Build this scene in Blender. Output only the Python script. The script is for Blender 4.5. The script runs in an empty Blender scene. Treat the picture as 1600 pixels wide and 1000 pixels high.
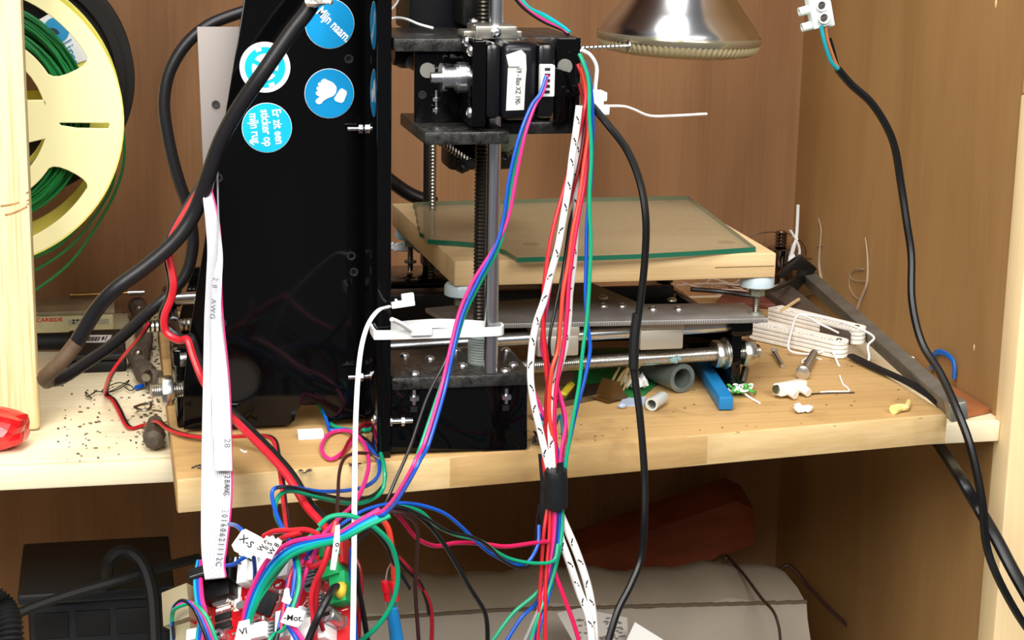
import bpy, bmesh, math, random
from mathutils import Vector, Matrix
R = random.Random(7)
SC = bpy.context.scene
COL = SC.collection
# ------------------------------------------------------------------ camera (measured vanishing points, 1600x1000, f = 2900 px)
F = 2900.0
def _n(v):
    return Vector(v).normalized()
_D = _n((149-800, 697, F)); _V = _n((580-800, -12500, F))
_dd = _D.dot(_V)
_V2 = (_V-_D*_dd*0.5).normalized(); _D2 = (_D-_V2*_D.dot(_V2)).normalized()
_U = -_V2
_X = _U.cross(_D2)
if _X.x < 0: _X = -_X
CAMP = Vector((-0.244333, -1.0054464, 0.31903736))
def toworld(c):
    return Vector((_X.dot(c), _D2.dot(c), _U.dot(c)))
right = toworld(Vector((1, 0, 0))); up = toworld(Vector((0, 1, 0))); fwd = toworld(Vector((0, 0, 1)))
cd = bpy.data.cameras.new('camera'); cam = bpy.data.objects.new('camera', cd); COL.objects.link(cam)
cd.sensor_width = 36.0; cd.lens = 36.0*F/1600.0; cd.clip_start = 0.01; cd.clip_end = 50
mw = Matrix((( right.x, up.x, -fwd.x, CAMP.x), (right.y, up.y, -fwd.y, CAMP.y), (right.z, up.z, -fwd.z, CAMP.z), (0, 0, 0, 1)))
cam.matrix_world = mw
SC.camera = cam
# ------------------------------------------------------------------ light
def srgb(h):
    h = h.lstrip('#')
    o = []
    for i in (0, 2, 4):
        c = int(h[i:i+2], 16)/255
        o.append(c/12.92 if c <= 0.04045 else ((c+0.055)/1.055)**2.4)
    return (o[0], o[1], o[2], 1.0)
W = bpy.data.worlds.new('world'); SC.world = W; W.use_nodes = True
bg = W.node_tree.nodes['Background']; bg.inputs['Color'].default_value = (0.93, 0.95, 1.0, 1); bg.inputs['Strength'].default_value = 0.13
def area(name, loc, target, sx, sy, power, col):
    l = bpy.data.lights.new(name, 'AREA'); l.shape = 'RECTANGLE'; l.size = sx; l.size_y = sy; l.energy = power; l.color = col
    o = bpy.data.objects.new(name, l); COL.objects.link(o); o.location = loc
    o.rotation_euler = (Vector(target)-Vector(loc)).to_track_quat('-Z', 'Y').to_euler()
    return o
area('skylight', (-.30, -.55, 1.55), (-.1, .1, 0), .8, .6, 20, (1.0, 0.98, 0.96))
area('window_light', (-1.0, -1.5, 1.18), (0, .3, .05), 1.0, .9, 34, (1.0, 0.97, 0.92))
area('room_light', (.45, -1.9, 1.42), (0.1, .3, .05), 1.2, .8, 34, (1.0, 0.97, 0.93))
vs = SC.view_settings
SC.display_settings.display_device = 'sRGB'
vs.view_transform = 'Standard'; vs.look = 'None'; vs.gamma = 1.0; vs.use_curve_mapping = False; vs.exposure = 0.3

# ------------------------------------------------------------------ measuring helpers (pixel of the photo -> point on a real plane)
def ray(px, py):
    return toworld(Vector(((px-800)/F, (500-py)/F, 1.0)))
def P(px, py, y):
    r = ray(px, py); return CAMP + r*((y-CAMP.y)/r.y)
def PZ(px, py, z):
    r = ray(px, py); return CAMP + r*((z-CAMP.z)/r.z)
def PX(px, py, x):
    r = ray(px, py); return CAMP + r*((x-CAMP.x)/r.x)

# ------------------------------------------------------------------ materials
MC = {}
def mat(name, col, rough=0.5, metal=0.0, spec=0.5, bump=0.0, bscale=200.0, var=0.0, vscale=60.0, alpha=1.0, trans=0.0, ior=1.45, coat=0.0, stretch=(1, 1, 1)):
    if name in MC: return MC[name]
    m = bpy.data.materials.new(name); m.use_nodes = True
    nt = m.node_tree; b = nt.nodes['Principled BSDF']
    c = srgb(col) if isinstance(col, str) else col
    b.inputs['Base Color'].default_value = c
    b.inputs['Roughness'].default_value = rough; b.inputs['Metallic'].default_value = metal
    b.inputs['Specular IOR Level'].default_value = spec; b.inputs['IOR'].default_value = ior
    b.inputs['Transmission Weight'].default_value = trans; b.inputs['Alpha'].default_value = alpha
    b.inputs['Coat Weight'].default_value = coat
    tc = nt.nodes.new('ShaderNodeTexCoord'); mp = nt.nodes.new('ShaderNodeMapping'); mp.inputs['Scale'].default_value = stretch
    nt.links.new(tc.outputs['Object'], mp.inputs['Vector'])
    if var > 0:
        n = nt.nodes.new('ShaderNodeTexNoise'); n.inputs['Scale'].default_value = vscale; n.inputs['Detail'].default_value = 6
        nt.links.new(mp.outputs[0], n.inputs['Vector'])
        r = nt.nodes.new('ShaderNodeValToRGB')
        r.color_ramp.elements[0].position = 0.3; r.color_ramp.elements[1].position = 0.7
        lo = tuple(x*(1-var) for x in c[:3])+(1,); hi = tuple(min(1, x*(1+var*0.6)+var*0.01) for x in c[:3])+(1,)
        r.color_ramp.elements[0].color = lo; r.color_ramp.elements[1].color = hi
        nt.links.new(n.outputs['Fac'], r.inputs['Fac']); nt.links.new(r.outputs['Color'], b.inputs['Base Color'])
    if bump > 0:
        n2 = nt.nodes.new('ShaderNodeTexNoise'); n2.inputs['Scale'].default_value = bscale; n2.inputs['Detail'].default_value = 4
        nt.links.new(mp.outputs[0], n2.inputs['Vector'])
        bp = nt.nodes.new('ShaderNodeBump'); bp.inputs['Strength'].default_value = bump; bp.inputs['Distance'].default_value = 0.001
        nt.links.new(n2.outputs['Fac'], bp.inputs['Height']); nt.links.new(bp.outputs['Normal'], b.inputs['Normal'])
    MC[name] = m
    return m
def wood(name, dark, light, grain='z', fine=1.0, rough=0.6, stains=0.0, staincol='#5a4630', big=1.0, bump=0.15, lo=.36, hi=.62, mixf=.55):
    """fine grain lines, broad figure and optional dirt blotches"""
    if name in MC: return MC[name]
    m = bpy.data.materials.new(name); m.use_nodes = True
    nt = m.node_tree; b = nt.nodes['Principled BSDF']; b.inputs['Roughness'].default_value = rough
    b.inputs['Specular IOR Level'].default_value = 0.3
    L = nt.links.new; N = nt.nodes.new
    tc = N('ShaderNodeTexCoord')
    def mapping(s):
        mp = N('ShaderNodeMapping')
        ax = {'x': 0, 'y': 1, 'z': 2}[grain]
        v = [s[1]]*3; v[ax] = s[0]
        mp.inputs['Scale'].default_value = v
        L(tc.outputs['Object'], mp.inputs['Vector']); return mp
    m1 = mapping((3*fine, 160*fine)); n1 = N('ShaderNodeTexNoise'); n1.inputs['Scale'].default_value = 3; n1.inputs['Detail'].default_value = 8; n1.inputs['Roughness'].default_value = 0.65
    L(m1.outputs[0], n1.inputs['Vector'])
    m2 = mapping((1.2*big, 8*big)); n2 = N('ShaderNodeTexNoise'); n2.inputs['Scale'].default_value = 2.0; n2.inputs['Detail'].default_value = 4; n2.inputs['Distortion'].default_value = 0.8
    L(m2.outputs[0], n2.inputs['Vector'])
    mx = N('ShaderNodeMix'); mx.data_type = 'FLOAT'; mx.inputs[0].default_value = mixf
    L(n1.outputs['Fac'], mx.inputs[2]); L(n2.outputs['Fac'], mx.inputs[3])
    r = N('ShaderNodeValToRGB'); r.color_ramp.elements[0].position = lo; r.color_ramp.elements[1].position = hi
    r.color_ramp.elements[0].color = srgb(dark); r.color_ramp.elements[1].color = srgb(light)
    L(mx.outputs[0], r.inputs['Fac'])
    out = r.outputs['Color']
    if stains > 0:
        n3 = N('ShaderNodeTexNoise'); n3.inputs['Scale'].default_value = 22; n3.inputs['Detail'].default_value = 5; n3.inputs['Distortion'].default_value = 0.4
        L(tc.outputs['Object'], n3.inputs['Vector'])
        r3 = N('ShaderNodeValToRGB'); r3.color_ramp.elements[0].position = 0.55; r3.color_ramp.elements[1].position = 0.78
        r3.color_ramp.elements[0].color = (0, 0, 0, 1); r3.color_ramp.elements[1].color = (stains, stains, stains, 1)
        L(n3.outputs['Fac'], r3.inputs['Fac'])
        mc = N('ShaderNodeMix'); mc.data_type = 'RGBA'
        L(r3.outputs['Color'], mc.inputs[0]); L(out, mc.inputs[6]); mc.inputs[7].default_value = srgb(staincol)
        out = mc.outputs[2]
    L(out, b.inputs['Base Color'])
    if bump > 0:
        bp = N('ShaderNodeBump'); bp.inputs['Strength'].default_value = bump; bp.inputs['Distance'].default_value = 0.0006
        L(n1.outputs['Fac'], bp.inputs['Height']); L(bp.outputs['Normal'], b.inputs['Normal'])
    MC[name] = m
    return m
ply = wood('back_plywood', '#765135', '#a27952', 'z', mixf=.72, stains=0.0, lo=.25, hi=.75)
plyr = wood('side_plywood', '#8f6a3e', '#b38c5a', 'z', mixf=.72, big=.8, lo=.25, hi=.75)
pine = wood('pine_wood', '#e2c48a', '#f3dfae', 'z', fine=.8, stains=.15, staincol='#c59a62')
pinex = wood('pine_shelf_wood', '#dccaa2', '#efe3c4', 'x', fine=.6, stains=.45, staincol='#a08660')
boardm = wood('base_board_wood', '#a8824f', '#cba872', 'x', fine=.5, stains=.7, staincol='#7d5c38', big=.9, lo=.3, hi=.68)
bedm = wood('bed_board_wood', '#c3a374', '#dcc294', 'x', fine=.7, stains=.2, staincol='#b98b4c', bump=.3)
boardface = wood('base_board_edge', '#cba872', '#e4c896', 'x', fine=.5, stains=.25)
acr = mat('black_acrylic', '#060607', 0.06, spec=0.35)
acr2 = mat('black_acrylic_dusty', '#2b2a28', 0.32, spec=0.4, bump=.3, bscale=400, var=.85, vscale=260)
blk = mat('black_plastic', '#101011', 0.35)
blkm = mat('black_matte', '#0c0c0d', 0.65)
motb = mat('black_motor_paint', '#0d0d10', 0.22, spec=0.6)
steel = mat('polished_steel', '#d3d5d8', 0.27, 1.0)
steeld = mat('worn_steel', '#8c8880', 0.35, 1.0, bump=.2, bscale=300, var=.3)
zinc = mat('zinc_steel', '#d4d3ce', 0.28, 1.0)
alu = mat('dull_aluminium', '#a5a29f', 0.48, 0.6, bump=.15, bscale=300, var=.2)
alum = mat('bearing_block_grey', '#b9b2a5', 0.45, 0.5)
white = mat('white_plastic', '#f2f4f3', 0.4)
whitel = mat('translucent_nylon', '#b4c4ca', 0.3)
paper = mat('white_label_paper', '#f4f3f0', 0.7)
ink = mat('label_ink', '#1e1e20', 0.7)
WC = {}
def wm(c):
    t = {'red': '#c3202c', 'blue': '#0f4fb4', 'green': '#0c9a70', 'pink': '#dc2f7f', 'black': '#141416', 'brown': '#3c2320', 'white': '#e9e9e6', 'cyan': '#159fb5', 'magenta': '#c8174f', 'dred': '#8c1620', 'ored': '#e0402e', 'cable': '#0c0c0d', 'grey': '#8d8a88', 'copper': '#b87045', 'teal': '#1f9aa6', 'navy': '#1a2a6a'}[c]
    return mat(c+'_insulation', t, 0.32 if c != 'cable' else 0.4)

# ------------------------------------------------------------------ mesh helpers
ORG = {}
def emp(name, label, cat, loc, group=None):
    o = bpy.data.objects.new(name, None); COL.objects.link(o); o.location = loc; o.empty_display_size = .01
    o['label'] = label; o['category'] = cat
    if group: o['group'] = group
    ORG[o.name] = Vector(loc); return o
def obj(name, bm, m, parent=None, label=None, cat=None, group=None, kind=None, smooth=True):
    if isinstance(bm, bpy.types.Mesh): me = bm
    else:
        me = bpy.data.meshes.new(name); bmesh.ops.recalc_face_normals(bm, faces=bm.faces[:]); bm.to_mesh(me); bm.free()
    if len(me.materials): me.materials.clear()
    for q in (m if isinstance(m, (list, tuple)) else [m]): me.materials.append(q)
    n = len(me.vertices)
    lo = Vector((1e9,)*3); hi = -lo
    for v in me.vertices:
        for i in range(3):
            lo[i] = min(lo[i], v.co[i]); hi[i] = max(hi[i], v.co[i])
    c = (lo+hi)/2
    if not parent: c.z = lo.z
    me.transform(Matrix.Translation(-c))
    o = bpy.data.objects.new(name, me); COL.objects.link(o)
    if smooth:
        me.polygons.foreach_set('use_smooth', [True]*len(me.polygons))
        try: me.set_sharp_from_angle(angle=math.radians(38))
        except Exception: pass
    if parent:
        o.parent = parent; o.location = c-ORG[parent.name]
    else: o.location = c
    ORG[o.name] = c
    if label: o['label'] = label
    if cat: o['category'] = cat
    if group: o['group'] = group
    if kind: o['kind'] = kind
    return o
def merge(dst, src, M=None):
    if M is not None: bmesh.ops.transform(src, matrix=M, verts=src.verts)
    mp = {v: dst.verts.new(v.co) for v in src.verts}
    for f in src.faces:
        try:
            g = dst.faces.new([mp[v] for v in f.verts]); g.material_index = f.material_index
        except ValueError: pass
    src.free(); return dst
def B(): return bmesh.new()
def box(bm, lo, hi, bev=0.0, M=None, seg=2, mi=0):
    t = bmesh.new(); bmesh.ops.create_cube(t, size=1)
    lo = Vector(lo); hi = Vector(hi)
    for v in t.verts: v.co = Vector([(lo[i]+hi[i])/2+v.co[i]*(hi[i]-lo[i]) for i in range(3)])
    if bev > 0: bmesh.ops.bevel(t, geom=t.edges[:], offset=bev, segments=seg, profile=.5, affect='EDGES', clamp_overlap=True)
    for f in t.faces: f.material_index = mi
    return merge(bm, t, M)
def basis(d):
    d = d.normalized(); a = Vector((0, 0, 1)) if abs(d.z) < .9 else Vector((1, 0, 0))
    u = d.cross(a).normalized(); return u, d.cross(u).normalized()
def rings(bm, rs, cap=True, closed=False, mi=0):
    vs_ = [[bm.verts.new(p) for p in r] for r in rs]
    n = len(vs_[0])
    for a, b in zip(vs_[:-1], vs_[1:]):
        for i in range(n):
            f = bm.faces.new((a[i], a[(i+1) % n], b[(i+1) % n], b[i])); f.material_index = mi
    if cap:
        f = bm.faces.new(vs_[0][::-1]); f.material_index = mi
        f = bm.faces.new(vs_[-1]); f.material_index = mi
    return bm
def cyl(bm, a, b, r, r2=None, n=20, hexa=False, mi=0, bev=0):
    a = Vector(a); b = Vector(b); r2 = r if r2 is None else r2
    if hexa: n = 6
    u, w = basis(b-a)
    prof = [(0, r), (1, r2)]
    if bev:
        L_ = (b-a).length; prof = [(0, r-bev), (bev/L_, r), (1-bev/L_, r2), (1, r2-bev)]
    return rings(bm, [[a.lerp(b, t)+(u*math.cos(2*math.pi*i/n)+w*math.sin(2*math.pi*i/n))*q for i in range(n)] for t, q in prof], mi=mi)
def lathe(bm, a, d, prof, n=32, cap=True, mi=0):
    a = Vector(a); d = Vector(d).normalized(); u, w = basis(d)
    return rings(bm, [[a+d*t+(u*math.cos(2*math.pi*i/n)+w*math.sin(2*math.pi*i/n))*max(q, 1e-5) for i in range(n)] for t, q in prof], cap=cap, mi=mi)
def spl(pts, k=6):
    pts = [Vector(p) for p in pts]
    if len(pts) < 3: return pts
    e = [pts[0]*2-pts[1]]+pts+[pts[-1]*2-pts[-2]]
    out = []
    for i in range(1, len(e)-2):
        p0, p1, p2, p3 = e[i-1:i+3]
        for j in range(k):
            t = j/k
            out.append(.5*((2*p1)+(p2-p0)*t+(2*p0-5*p1+4*p2-p3)*t*t+(3*p1-p0-3*p2+p3)*t**3))
    out.append(pts[-1]); return out
def tube(bm, pts, r, k=6, n=8, smooth=True, mi=0, flat=1.0, rfun=None):
    q = spl(pts, k) if smooth else [Vector(p) for p in pts]
    t0 = (q[1]-q[0]).normalized(); u, w = basis(t0)
    rs = []
    for i, p in enumerate(q):
        t = ((q[min(i+1, len(q)-1)]-q[max(i-1, 0)]))
        t = t.normalized() if t.length > 1e-9 else t0
        u = (u-t*u.dot(t)); u = u.normalized() if u.length > 1e-6 else basis(t)[0]
        w = t.cross(u)
        rr = rfun(i/(len(q)-1)) if rfun else r
        rs.append([p+(u*math.cos(2*math.pi*j/n)+w*math.sin(2*math.pi*j/n)*flat)*rr for j in range(n)])
        t0 = t
    return rings(bm, rs, mi=mi)
def thread(bm, a, b, r, pitch=.0015, depth=.0006, n=12, mi=0):
    a = Vector(a); b = Vector(b); L_ = (b-a).length; k = int(L_/pitch); u, w = basis(b-a); d = (b-a).normalized()
    rs = []
    for i in range(k*2+1):
        q = r if i % 2 == 0 else r-depth
        rs.append([a+d*(L_*i/(2*k))+(u*math.cos(2*math.pi*j/n)+w*math.sin(2*math.pi*j/n))*q for j in range(n)])
    return rings(bm, rs, mi=mi)
def ball(bm, c, r, sc=(1, 1, 1), sub=2, mi=0, jitter=0):
    t = bmesh.new(); bmesh.ops.create_icosphere(t, subdivisions=sub, radius=1)
    for v in t.verts:
        k = 1+(R.random()-.5)*jitter
        v.co = Vector((v.co.x*sc[0]*r*k, v.co.y*sc[1]*r*k, v.co.z*sc[2]*r*k))+Vector(c)
    for f in t.faces: f.material_index = mi
    return merge(bm, t)
def prism(bm, poly, vec, mi=0, bev=0):
    t = bmesh.new(); vec = Vector(vec)
    a = [t.verts.new(Vector(p)) for p in poly]; b = [t.verts.new(Vector(p)+vec) for p in poly]
    n = len(a)
    t.faces.new(a[::-1]); t.faces.new(b)
    for i in range(n): t.faces.new((a[i], a[(i+1) % n], b[(i+1) % n], b[i]))
    bmesh.ops.recalc_face_normals(t, faces=t.faces[:])
    if bev: bmesh.ops.bevel(t, geom=t.edges[:], offset=bev, segments=2, profile=.5, affect='EDGES', clamp_overlap=True)
    for f in t.faces: f.material_index = mi
    return merge(bm, t)
def frame(o, xd, yd):
    xd = Vector(xd).normalized(); yd = Vector(yd); yd = (yd-xd*yd.dot(xd)).normalized(); z = xd.cross(yd)
    return Matrix(((xd.x, yd.x, z.x, o[0]), (xd.y, yd.y, z.y, o[1]), (xd.z, yd.z, z.z, o[2]), (0, 0, 0, 1)))
def _tomesh(cu):
    o = bpy.data.objects.new('tmp', cu); COL.objects.link(o)
    bpy.context.view_layer.update()
    me = bpy.data.meshes.new_from_object(o.evaluated_get(bpy.context.evaluated_depsgraph_get()))
    bpy.data.objects.remove(o); bpy.data.curves.remove(cu)
    t = bmesh.new(); t.from_mesh(me); bpy.data.meshes.remove(me); return t
def sheet(bm, loops, thick, M, bev=0.0, mi=0):
    """flat plate with holes; loops in local xy, centred on z=0"""
    cu = bpy.data.curves.new('c', 'CURVE'); cu.dimensions = '2D'; cu.fill_mode = 'BOTH'; cu.extrude = thick/2-bev; cu.bevel_depth = bev; cu.bevel_resolution = 1
    for lp in loops:
        s = cu.splines.new('POLY'); s.points.add(len(lp)-1); s.use_cyclic_u = True
        for i, p in enumerate(lp): s.points[i].co = (p[0], p[1], 0, 1)
    t = _tomesh(cu)
    for f in t.faces: f.material_index = mi
    return merge(bm, t, M)
def text(bm, s, size, M, thick=.0001, bold=0.0, sx=1.0, mi=0, align='CENTER'):
    cu = bpy.data.curves.new('t', 'FONT'); cu.body = s; cu.size = size; cu.extrude = thick/2; cu.align_x = align; cu.align_y = 'CENTER'; cu.offset = bold; cu.resolution_u = 3
    t = _tomesh(cu)
    if sx != 1: bmesh.ops.transform(t, matrix=Matrix.Diagonal((sx, 1, 1, 1)), verts=t.verts)
    for f in t.faces: f.material_index = mi
    return merge(bm, t, M)
def circ(cx, cy, r, n=40, a0=0, a1=360):
    full = (a1-a0) >= 360
    return [(cx+r*math.cos(math.radians(a0+(a1-a0)*i/(n if full else n-1))), cy+r*math.sin(math.radians(a0+(a1-a0)*i/(n if full else n-1)))) for i in range(n)]
def W3(pts, y=None):
    """[(px,py,Y)...] -> world points"""
    out = []
    for p in pts: out.append(P(p[0], p[1], p[2] if len(p) > 2 else y))
    return out
def wire(name, label, c, pts, r=.0008, y=None, cat='wire', group=None, parent=None, **k):
    bm = B(); tube(bm, W3(pts, y), r, **k)
    return obj(name, bm, wm(c) if isinstance(c, str) else c, parent, label, None if parent else cat, group)
def screwhead(bm, p, d, r=.0028, h=.0018):
    lathe(bm, p, d, [(0, r), (h*.5, r*.95), (h*.85, r*.7), (h, r*.35), (h*.6, r*.3)], n=14)
def hexnut(bm, a, b, r, mi=0):
    cyl(bm, a, b, r, hexa=True, mi=mi)
VM = lambda o: frame(o, (1, 0, 0), (0, 0, 1))      # upright sheet facing the viewer's side (-Y)
# =================================================================== the cabinet
def struct(name, lo, hi, m, bev=0.0):
    b = B(); box(b, lo, hi, bev); return obj(name, b, m, kind='structure', smooth=bev > 0)
RW = .3315
struct('wall_back', (-.75, .476, -.42), (RW+.02, .486, .62), ply)
struct('wall_right', (RW, .087, -.42), (RW+.016, .476, .62), plyr)
struct('floor', (-.75, .05, -.44), (RW+.016, .476, -.42), pinex)
struct('shade_ceiling', (-.75, .12, .60), (RW, .476, .62), ply)  # unseen cabinet top, added to shade the upper back wall
b = B(); box(b, (RW-.001, .065, .195), (RW+.09, .087, .62), .0015); box(b, (RW-.0018, .064, -.42), (RW+.09, .087, .1945), .0015)
obj('trim_1', b, wood('post_pine', '#e6c795', '#f0d8a8', 'z', fine=.9, bump=.3), kind='structure')
struct('wall_left', (-.77, .087, -.42), (-.75, .476, .62), plyr)
b = B(); box(b, (-.75, .087, -.033), (RW, .476, -.02), .001)
sh = emp('shelf', 'pale dusty pine cabinet shelf that carries the printer board', 'shelf', (-.2, .087, -.033))
obj('shelf_panel', b, pinex, sh)
b = B(); box(b, (-.75, .078, -.0345), (RW-.002, .087, -.0205), .0012); obj('front_strip', b, wood('lip_pine', '#e8d9b4', '#f4e8c8', 'x', fine=.8, stains=.1), sh)
# a worn nail hole and plaster-coloured bruise on the side wall
b = B()
for (px, py, r_) in ((1522, 543, .0018), (1556, 5, .0025)):
    p = PX(px, py, RW); ball(b, p, r_, (.25, .6, 1.4))
obj('trim_2', b, mat('chipped_wood', '#d9b98a', .8), kind='structure')
# front post on the left
b = B(); box(b, (-.37, .150, -.0195), (-.2895, .172, .61), .003)
obj('wooden_post', b, wood('knotty_pine', '#dcb97c', '#f5e6b6', 'z', fine=1.1, stains=.12, staincol='#c39a63', bump=.5, mixf=.3, lo=.34, hi=.5), None, 'knotty pale pine post standing on the shelf at the left edge, before the yellow spool', 'post')

b = B()
for pts in ([(2, 318), (12, 313), (24, 312), (34, 306), (44, 300)], [(0, 330), (10, 334), (22, 329), (33, 323), (45, 318)], [(4, 324), (14, 326), (25, 320)], [(30, 312), (40, 314), (46, 311)]):
    tube(b, [p+Vector((0, .0012, 0)) for p in W3(pts, .150)], .0012, flat=.5)
for pts in ([(1, 322), (15, 320), (30, 316)], [(8, 336), (20, 333), (34, 327), (42, 322)]):
    tube(b, [p+Vector((0, .0005, 0)) for p in W3(pts, .150)], .0009)
obj('knot', b, mat('knot_brown', '#b98c58', .7, var=.5, vscale=200), bpy.data.objects['wooden_post'], 'rough brown knot')

# =================================================================== base board
bb = emp('base_board', 'thick wooden board lying on the shelf under the printer, its front edge overhanging', 'board', (0, .15, -.02))
tp = [PZ(275, 748, 0), PZ(895, 697, 0), PZ(1480, 645, 0), PZ(1310, 540, 0)]
d = (tp[3]-tp[2]); tp[3] = tp[2]+d*1.95; tp.append(Vector((-.2095, tp[3].y, 0)))
b = B(); prism(b, [(p.x, p.y, -.0198) for p in tp], (0, 0, .0198), bev=.0012)
obj('board', b, boardm, bb)
# paler batten edge on the front
b = B(); q0, q2 = tp[0], tp[2]
prism(b, [(q0.x+.0006, q0.y-.0016, -.0194), (q2.x-.0006, q2.y-.0016, -.0194), (q2.x-.0006, q2.y, -.0194), (q0.x+.0006, q0.y, -.0194)], (0, 0, .019), bev=.0005)
obj('front_edge', b, boardface, bb)

# =================================================================== yellow spool and black spool
YC = P(-45, 187, .24); ys = emp('filament_spool', 'pale yellow spool of green filament behind the pine post', 'spool', YC-Vector((0, 0, .11)))
yel = mat('yellow_plastic', '#f0e66a', .35, var=.08); yelp = mat('pale_yellow_plastic', '#f8f3bc', .4)
SCY = 236/ (YC-P(191, 187, .24)).length
def sp(px, py): p = P(px, py, .24); return (p.x-YC.x, p.z-YC.z)
def arc(r, a0, a1, n=14): return [(r*math.cos(math.radians(a0+(a1-a0)*i/(n-1))), r*math.sin(math.radians(a0+(a1-a0)*i/(n-1)))) for i in range(n)]
def window(a0, a1, r0=.058, r1=.0865):
    """rounded window of the flange between two spokes"""
    pts = arc(r1, a0+3, a1-3, 9)+arc(r0, a1-3, a0+3, 6)
    for _ in range(2):
        pts = [(p[0]*(1-t)+q[0]*t, p[1]*(1-t)+q[1]*t) for p, q in zip(pts, pts[1:]+pts[:1]) for t in (.25, .75)]
    return pts
k = (P(191, 187, .24)-YC).length
def flange(y, holes=True):
    b = B()
    hub = arc(.5*k, 10, 338, 40)+[(.49*k, -.012), (.02, -.018), (.02, .012), (.49*k, .012)]
    lp = [circ(0, 0, k, 90), hub, window(22, 100, .60*k, .895*k), window(142, 218, .60*k, .895*k), window(262, 334, .60*k, .895*k), [sp(93, 190), sp(170, 190.5), sp(173, 194), sp(170, 202), sp(120, 201), sp(95, 197), sp(91, 193)]]
    sheet(b, lp, .0035, VM((YC.x, y, YC.z)), .0006)
    return b
obj('front_flange', flange(.24), yelp, ys)
b = B(); lathe(b, (YC.x, .2385, YC.z), (0, 1, 0), [(0, k), (0, k+.0012), (.006, k+.0012), (.006, k-.002), (0.001, k-.002)], n=90, cap=False); obj('rim', b, yel, ys)
obj('back_flange', flange(.30), yel, ys)
b = B(); lathe(b, (YC.x, .242, YC.z), (0, 1, 0), [(0, .52*k), (0, .585*k), (.056, .585*k), (.056, .52*k), (0, .52*k)], n=60, cap=False); obj('hub', b, yelp, ys)
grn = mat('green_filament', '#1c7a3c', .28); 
b = B()
for j in range(64):
    rr = k*(.60+.16*R.random()); yy = .2445+.05*R.random(); ph = R.random()*6
    pts = [(YC.x+(rr+.002*math.sin(2*a+ph))*math.cos(a), yy+.0015*math.sin(a+ph), YC.z+(rr+.002*math.sin(2*a+ph))*math.sin(a)) for a in [2*math.pi*i/48 for i in range(49)]]
    tube(b, pts, .00088, k=1, n=6, smooth=False)
obj('wound_filament', b, grn, ys, 'green filament winding', kind='stuff')
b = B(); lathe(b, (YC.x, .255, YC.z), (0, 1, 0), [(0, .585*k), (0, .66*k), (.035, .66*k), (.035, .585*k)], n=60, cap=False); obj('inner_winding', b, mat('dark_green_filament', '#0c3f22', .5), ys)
for pts in ([(192, 195), (194, 250), (180, 300), (150, 355), (110, 410), (57, 452), (10, 480)], [(182, 240), (175, 290), (150, 335), (110, 385), (55, 422), (0, 445)], [(150, 315), (125, 352), (90, 385), (55, 402), (0, 425)], [(140, 325), (115, 358), (85, 384), (55, 399), (0, 418)]):
    b = B(); tube(b, W3(pts, .27), .00095); obj('loose_loop', b, grn, ys, 'loose green filament loop hanging below the flange')
b = B(); sheet(b, [[(p.x-YC.x, p.z-YC.z) for p in W3([(35, 45), (83, 18), (110, 45), (142, 92), (115, 100), (75, 90)], .298)]], .0006, VM((YC.x, .2975, YC.z))); lab = obj('spool_label', b, paper, ys, 'white paper label with a blue round mark')
b = B(); lc = P(88, 47, .297); M0 = VM((lc.x, .2968, lc.z)); sheet(b, [circ(0, 0, .0085)], .0003, M0); obj('blue_mark', b, mat('label_blue', '#2b97c9', .6), lab)
b = B(); sheet(b, [circ(-.003, -.004, .0055, 24, 20, 200)], .0003, VM((lc.x, .2964, lc.z))); sheet(b, [circ(-.004, -.005, .004, 20, 150, 330)], .0003, VM((lc.x, .2964, lc.z))); obj('dark_mark', b, mat('label_navy', '#2b3a52', .6), lab)
b = B()
for i in range(5): p = P(105+i*3, 65+i*8, .297); text(b, 'lines'[i], .009, frame((p.x, .2965, p.z), (.5, 0, -.85), (.85, 0, .5)))
obj('blue_lettering', b, MC['label_blue'], lab)
KC = P(18, 120, .33); ks = emp('filament_spool', 'black empty spool hanging behind the yellow one', 'spool', KC-Vector((0, 0, .088)))
kr = (P(209, 120, .33)-KC).length
for nm, y in (('front_flange', .325), ('back_flange', .365)):
    b = B(); sheet(b, [circ(0, 0, kr, 90), circ(0, 0, .025, 40)], .003, VM((KC.x, y, KC.z)), .0006); obj(nm, b, mat('black_spool_plastic', '#15120f', .45), ks)
b = B(); lathe(b, (KC.x, .326, KC.z), (0, 1, 0), [(0, .026), (0, .05), (.038, .05), (.038, .026)], n=48, cap=False); obj('hub', b, MC['black_spool_plastic'], ks)
b = B(); lathe(b, (KC.x, .318, KC.z), (0, 1, 0), [(0, kr-.012), (0, kr-.006), (.006, kr-.006)], n=80, cap=False); obj('rim_groove', b, MC['black_spool_plastic'], ks)
b = B(); cyl(b, (KC.x-.0, .170, KC.z+.006), (KC.x, .4765, KC.z+.006), .0085); obj('hanging_rod', b, wood('dowel', '#c9a56c', '#dfc088', 'y'), None, 'round wooden dowel behind the post carrying both filament spools', 'rod')

# =================================================================== printer
pr = emp('printer', 'black acrylic homemade three-axis printer on the wooden board, wired up', '3d printer', (-.09, .06, 0))
FX0, FX1 = -.0985, -.0905
b = B(); box(b, (FX0, -.003, 0.0002), (FX1, .045, .395), .0006); box(b, (FX0, .25, .0002), (FX1, .31, .395), .0006); box(b, (FX0, .045, .34), (FX1, .25, .395), .0006)
obj('upright_frame', b, acr, pr)
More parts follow.
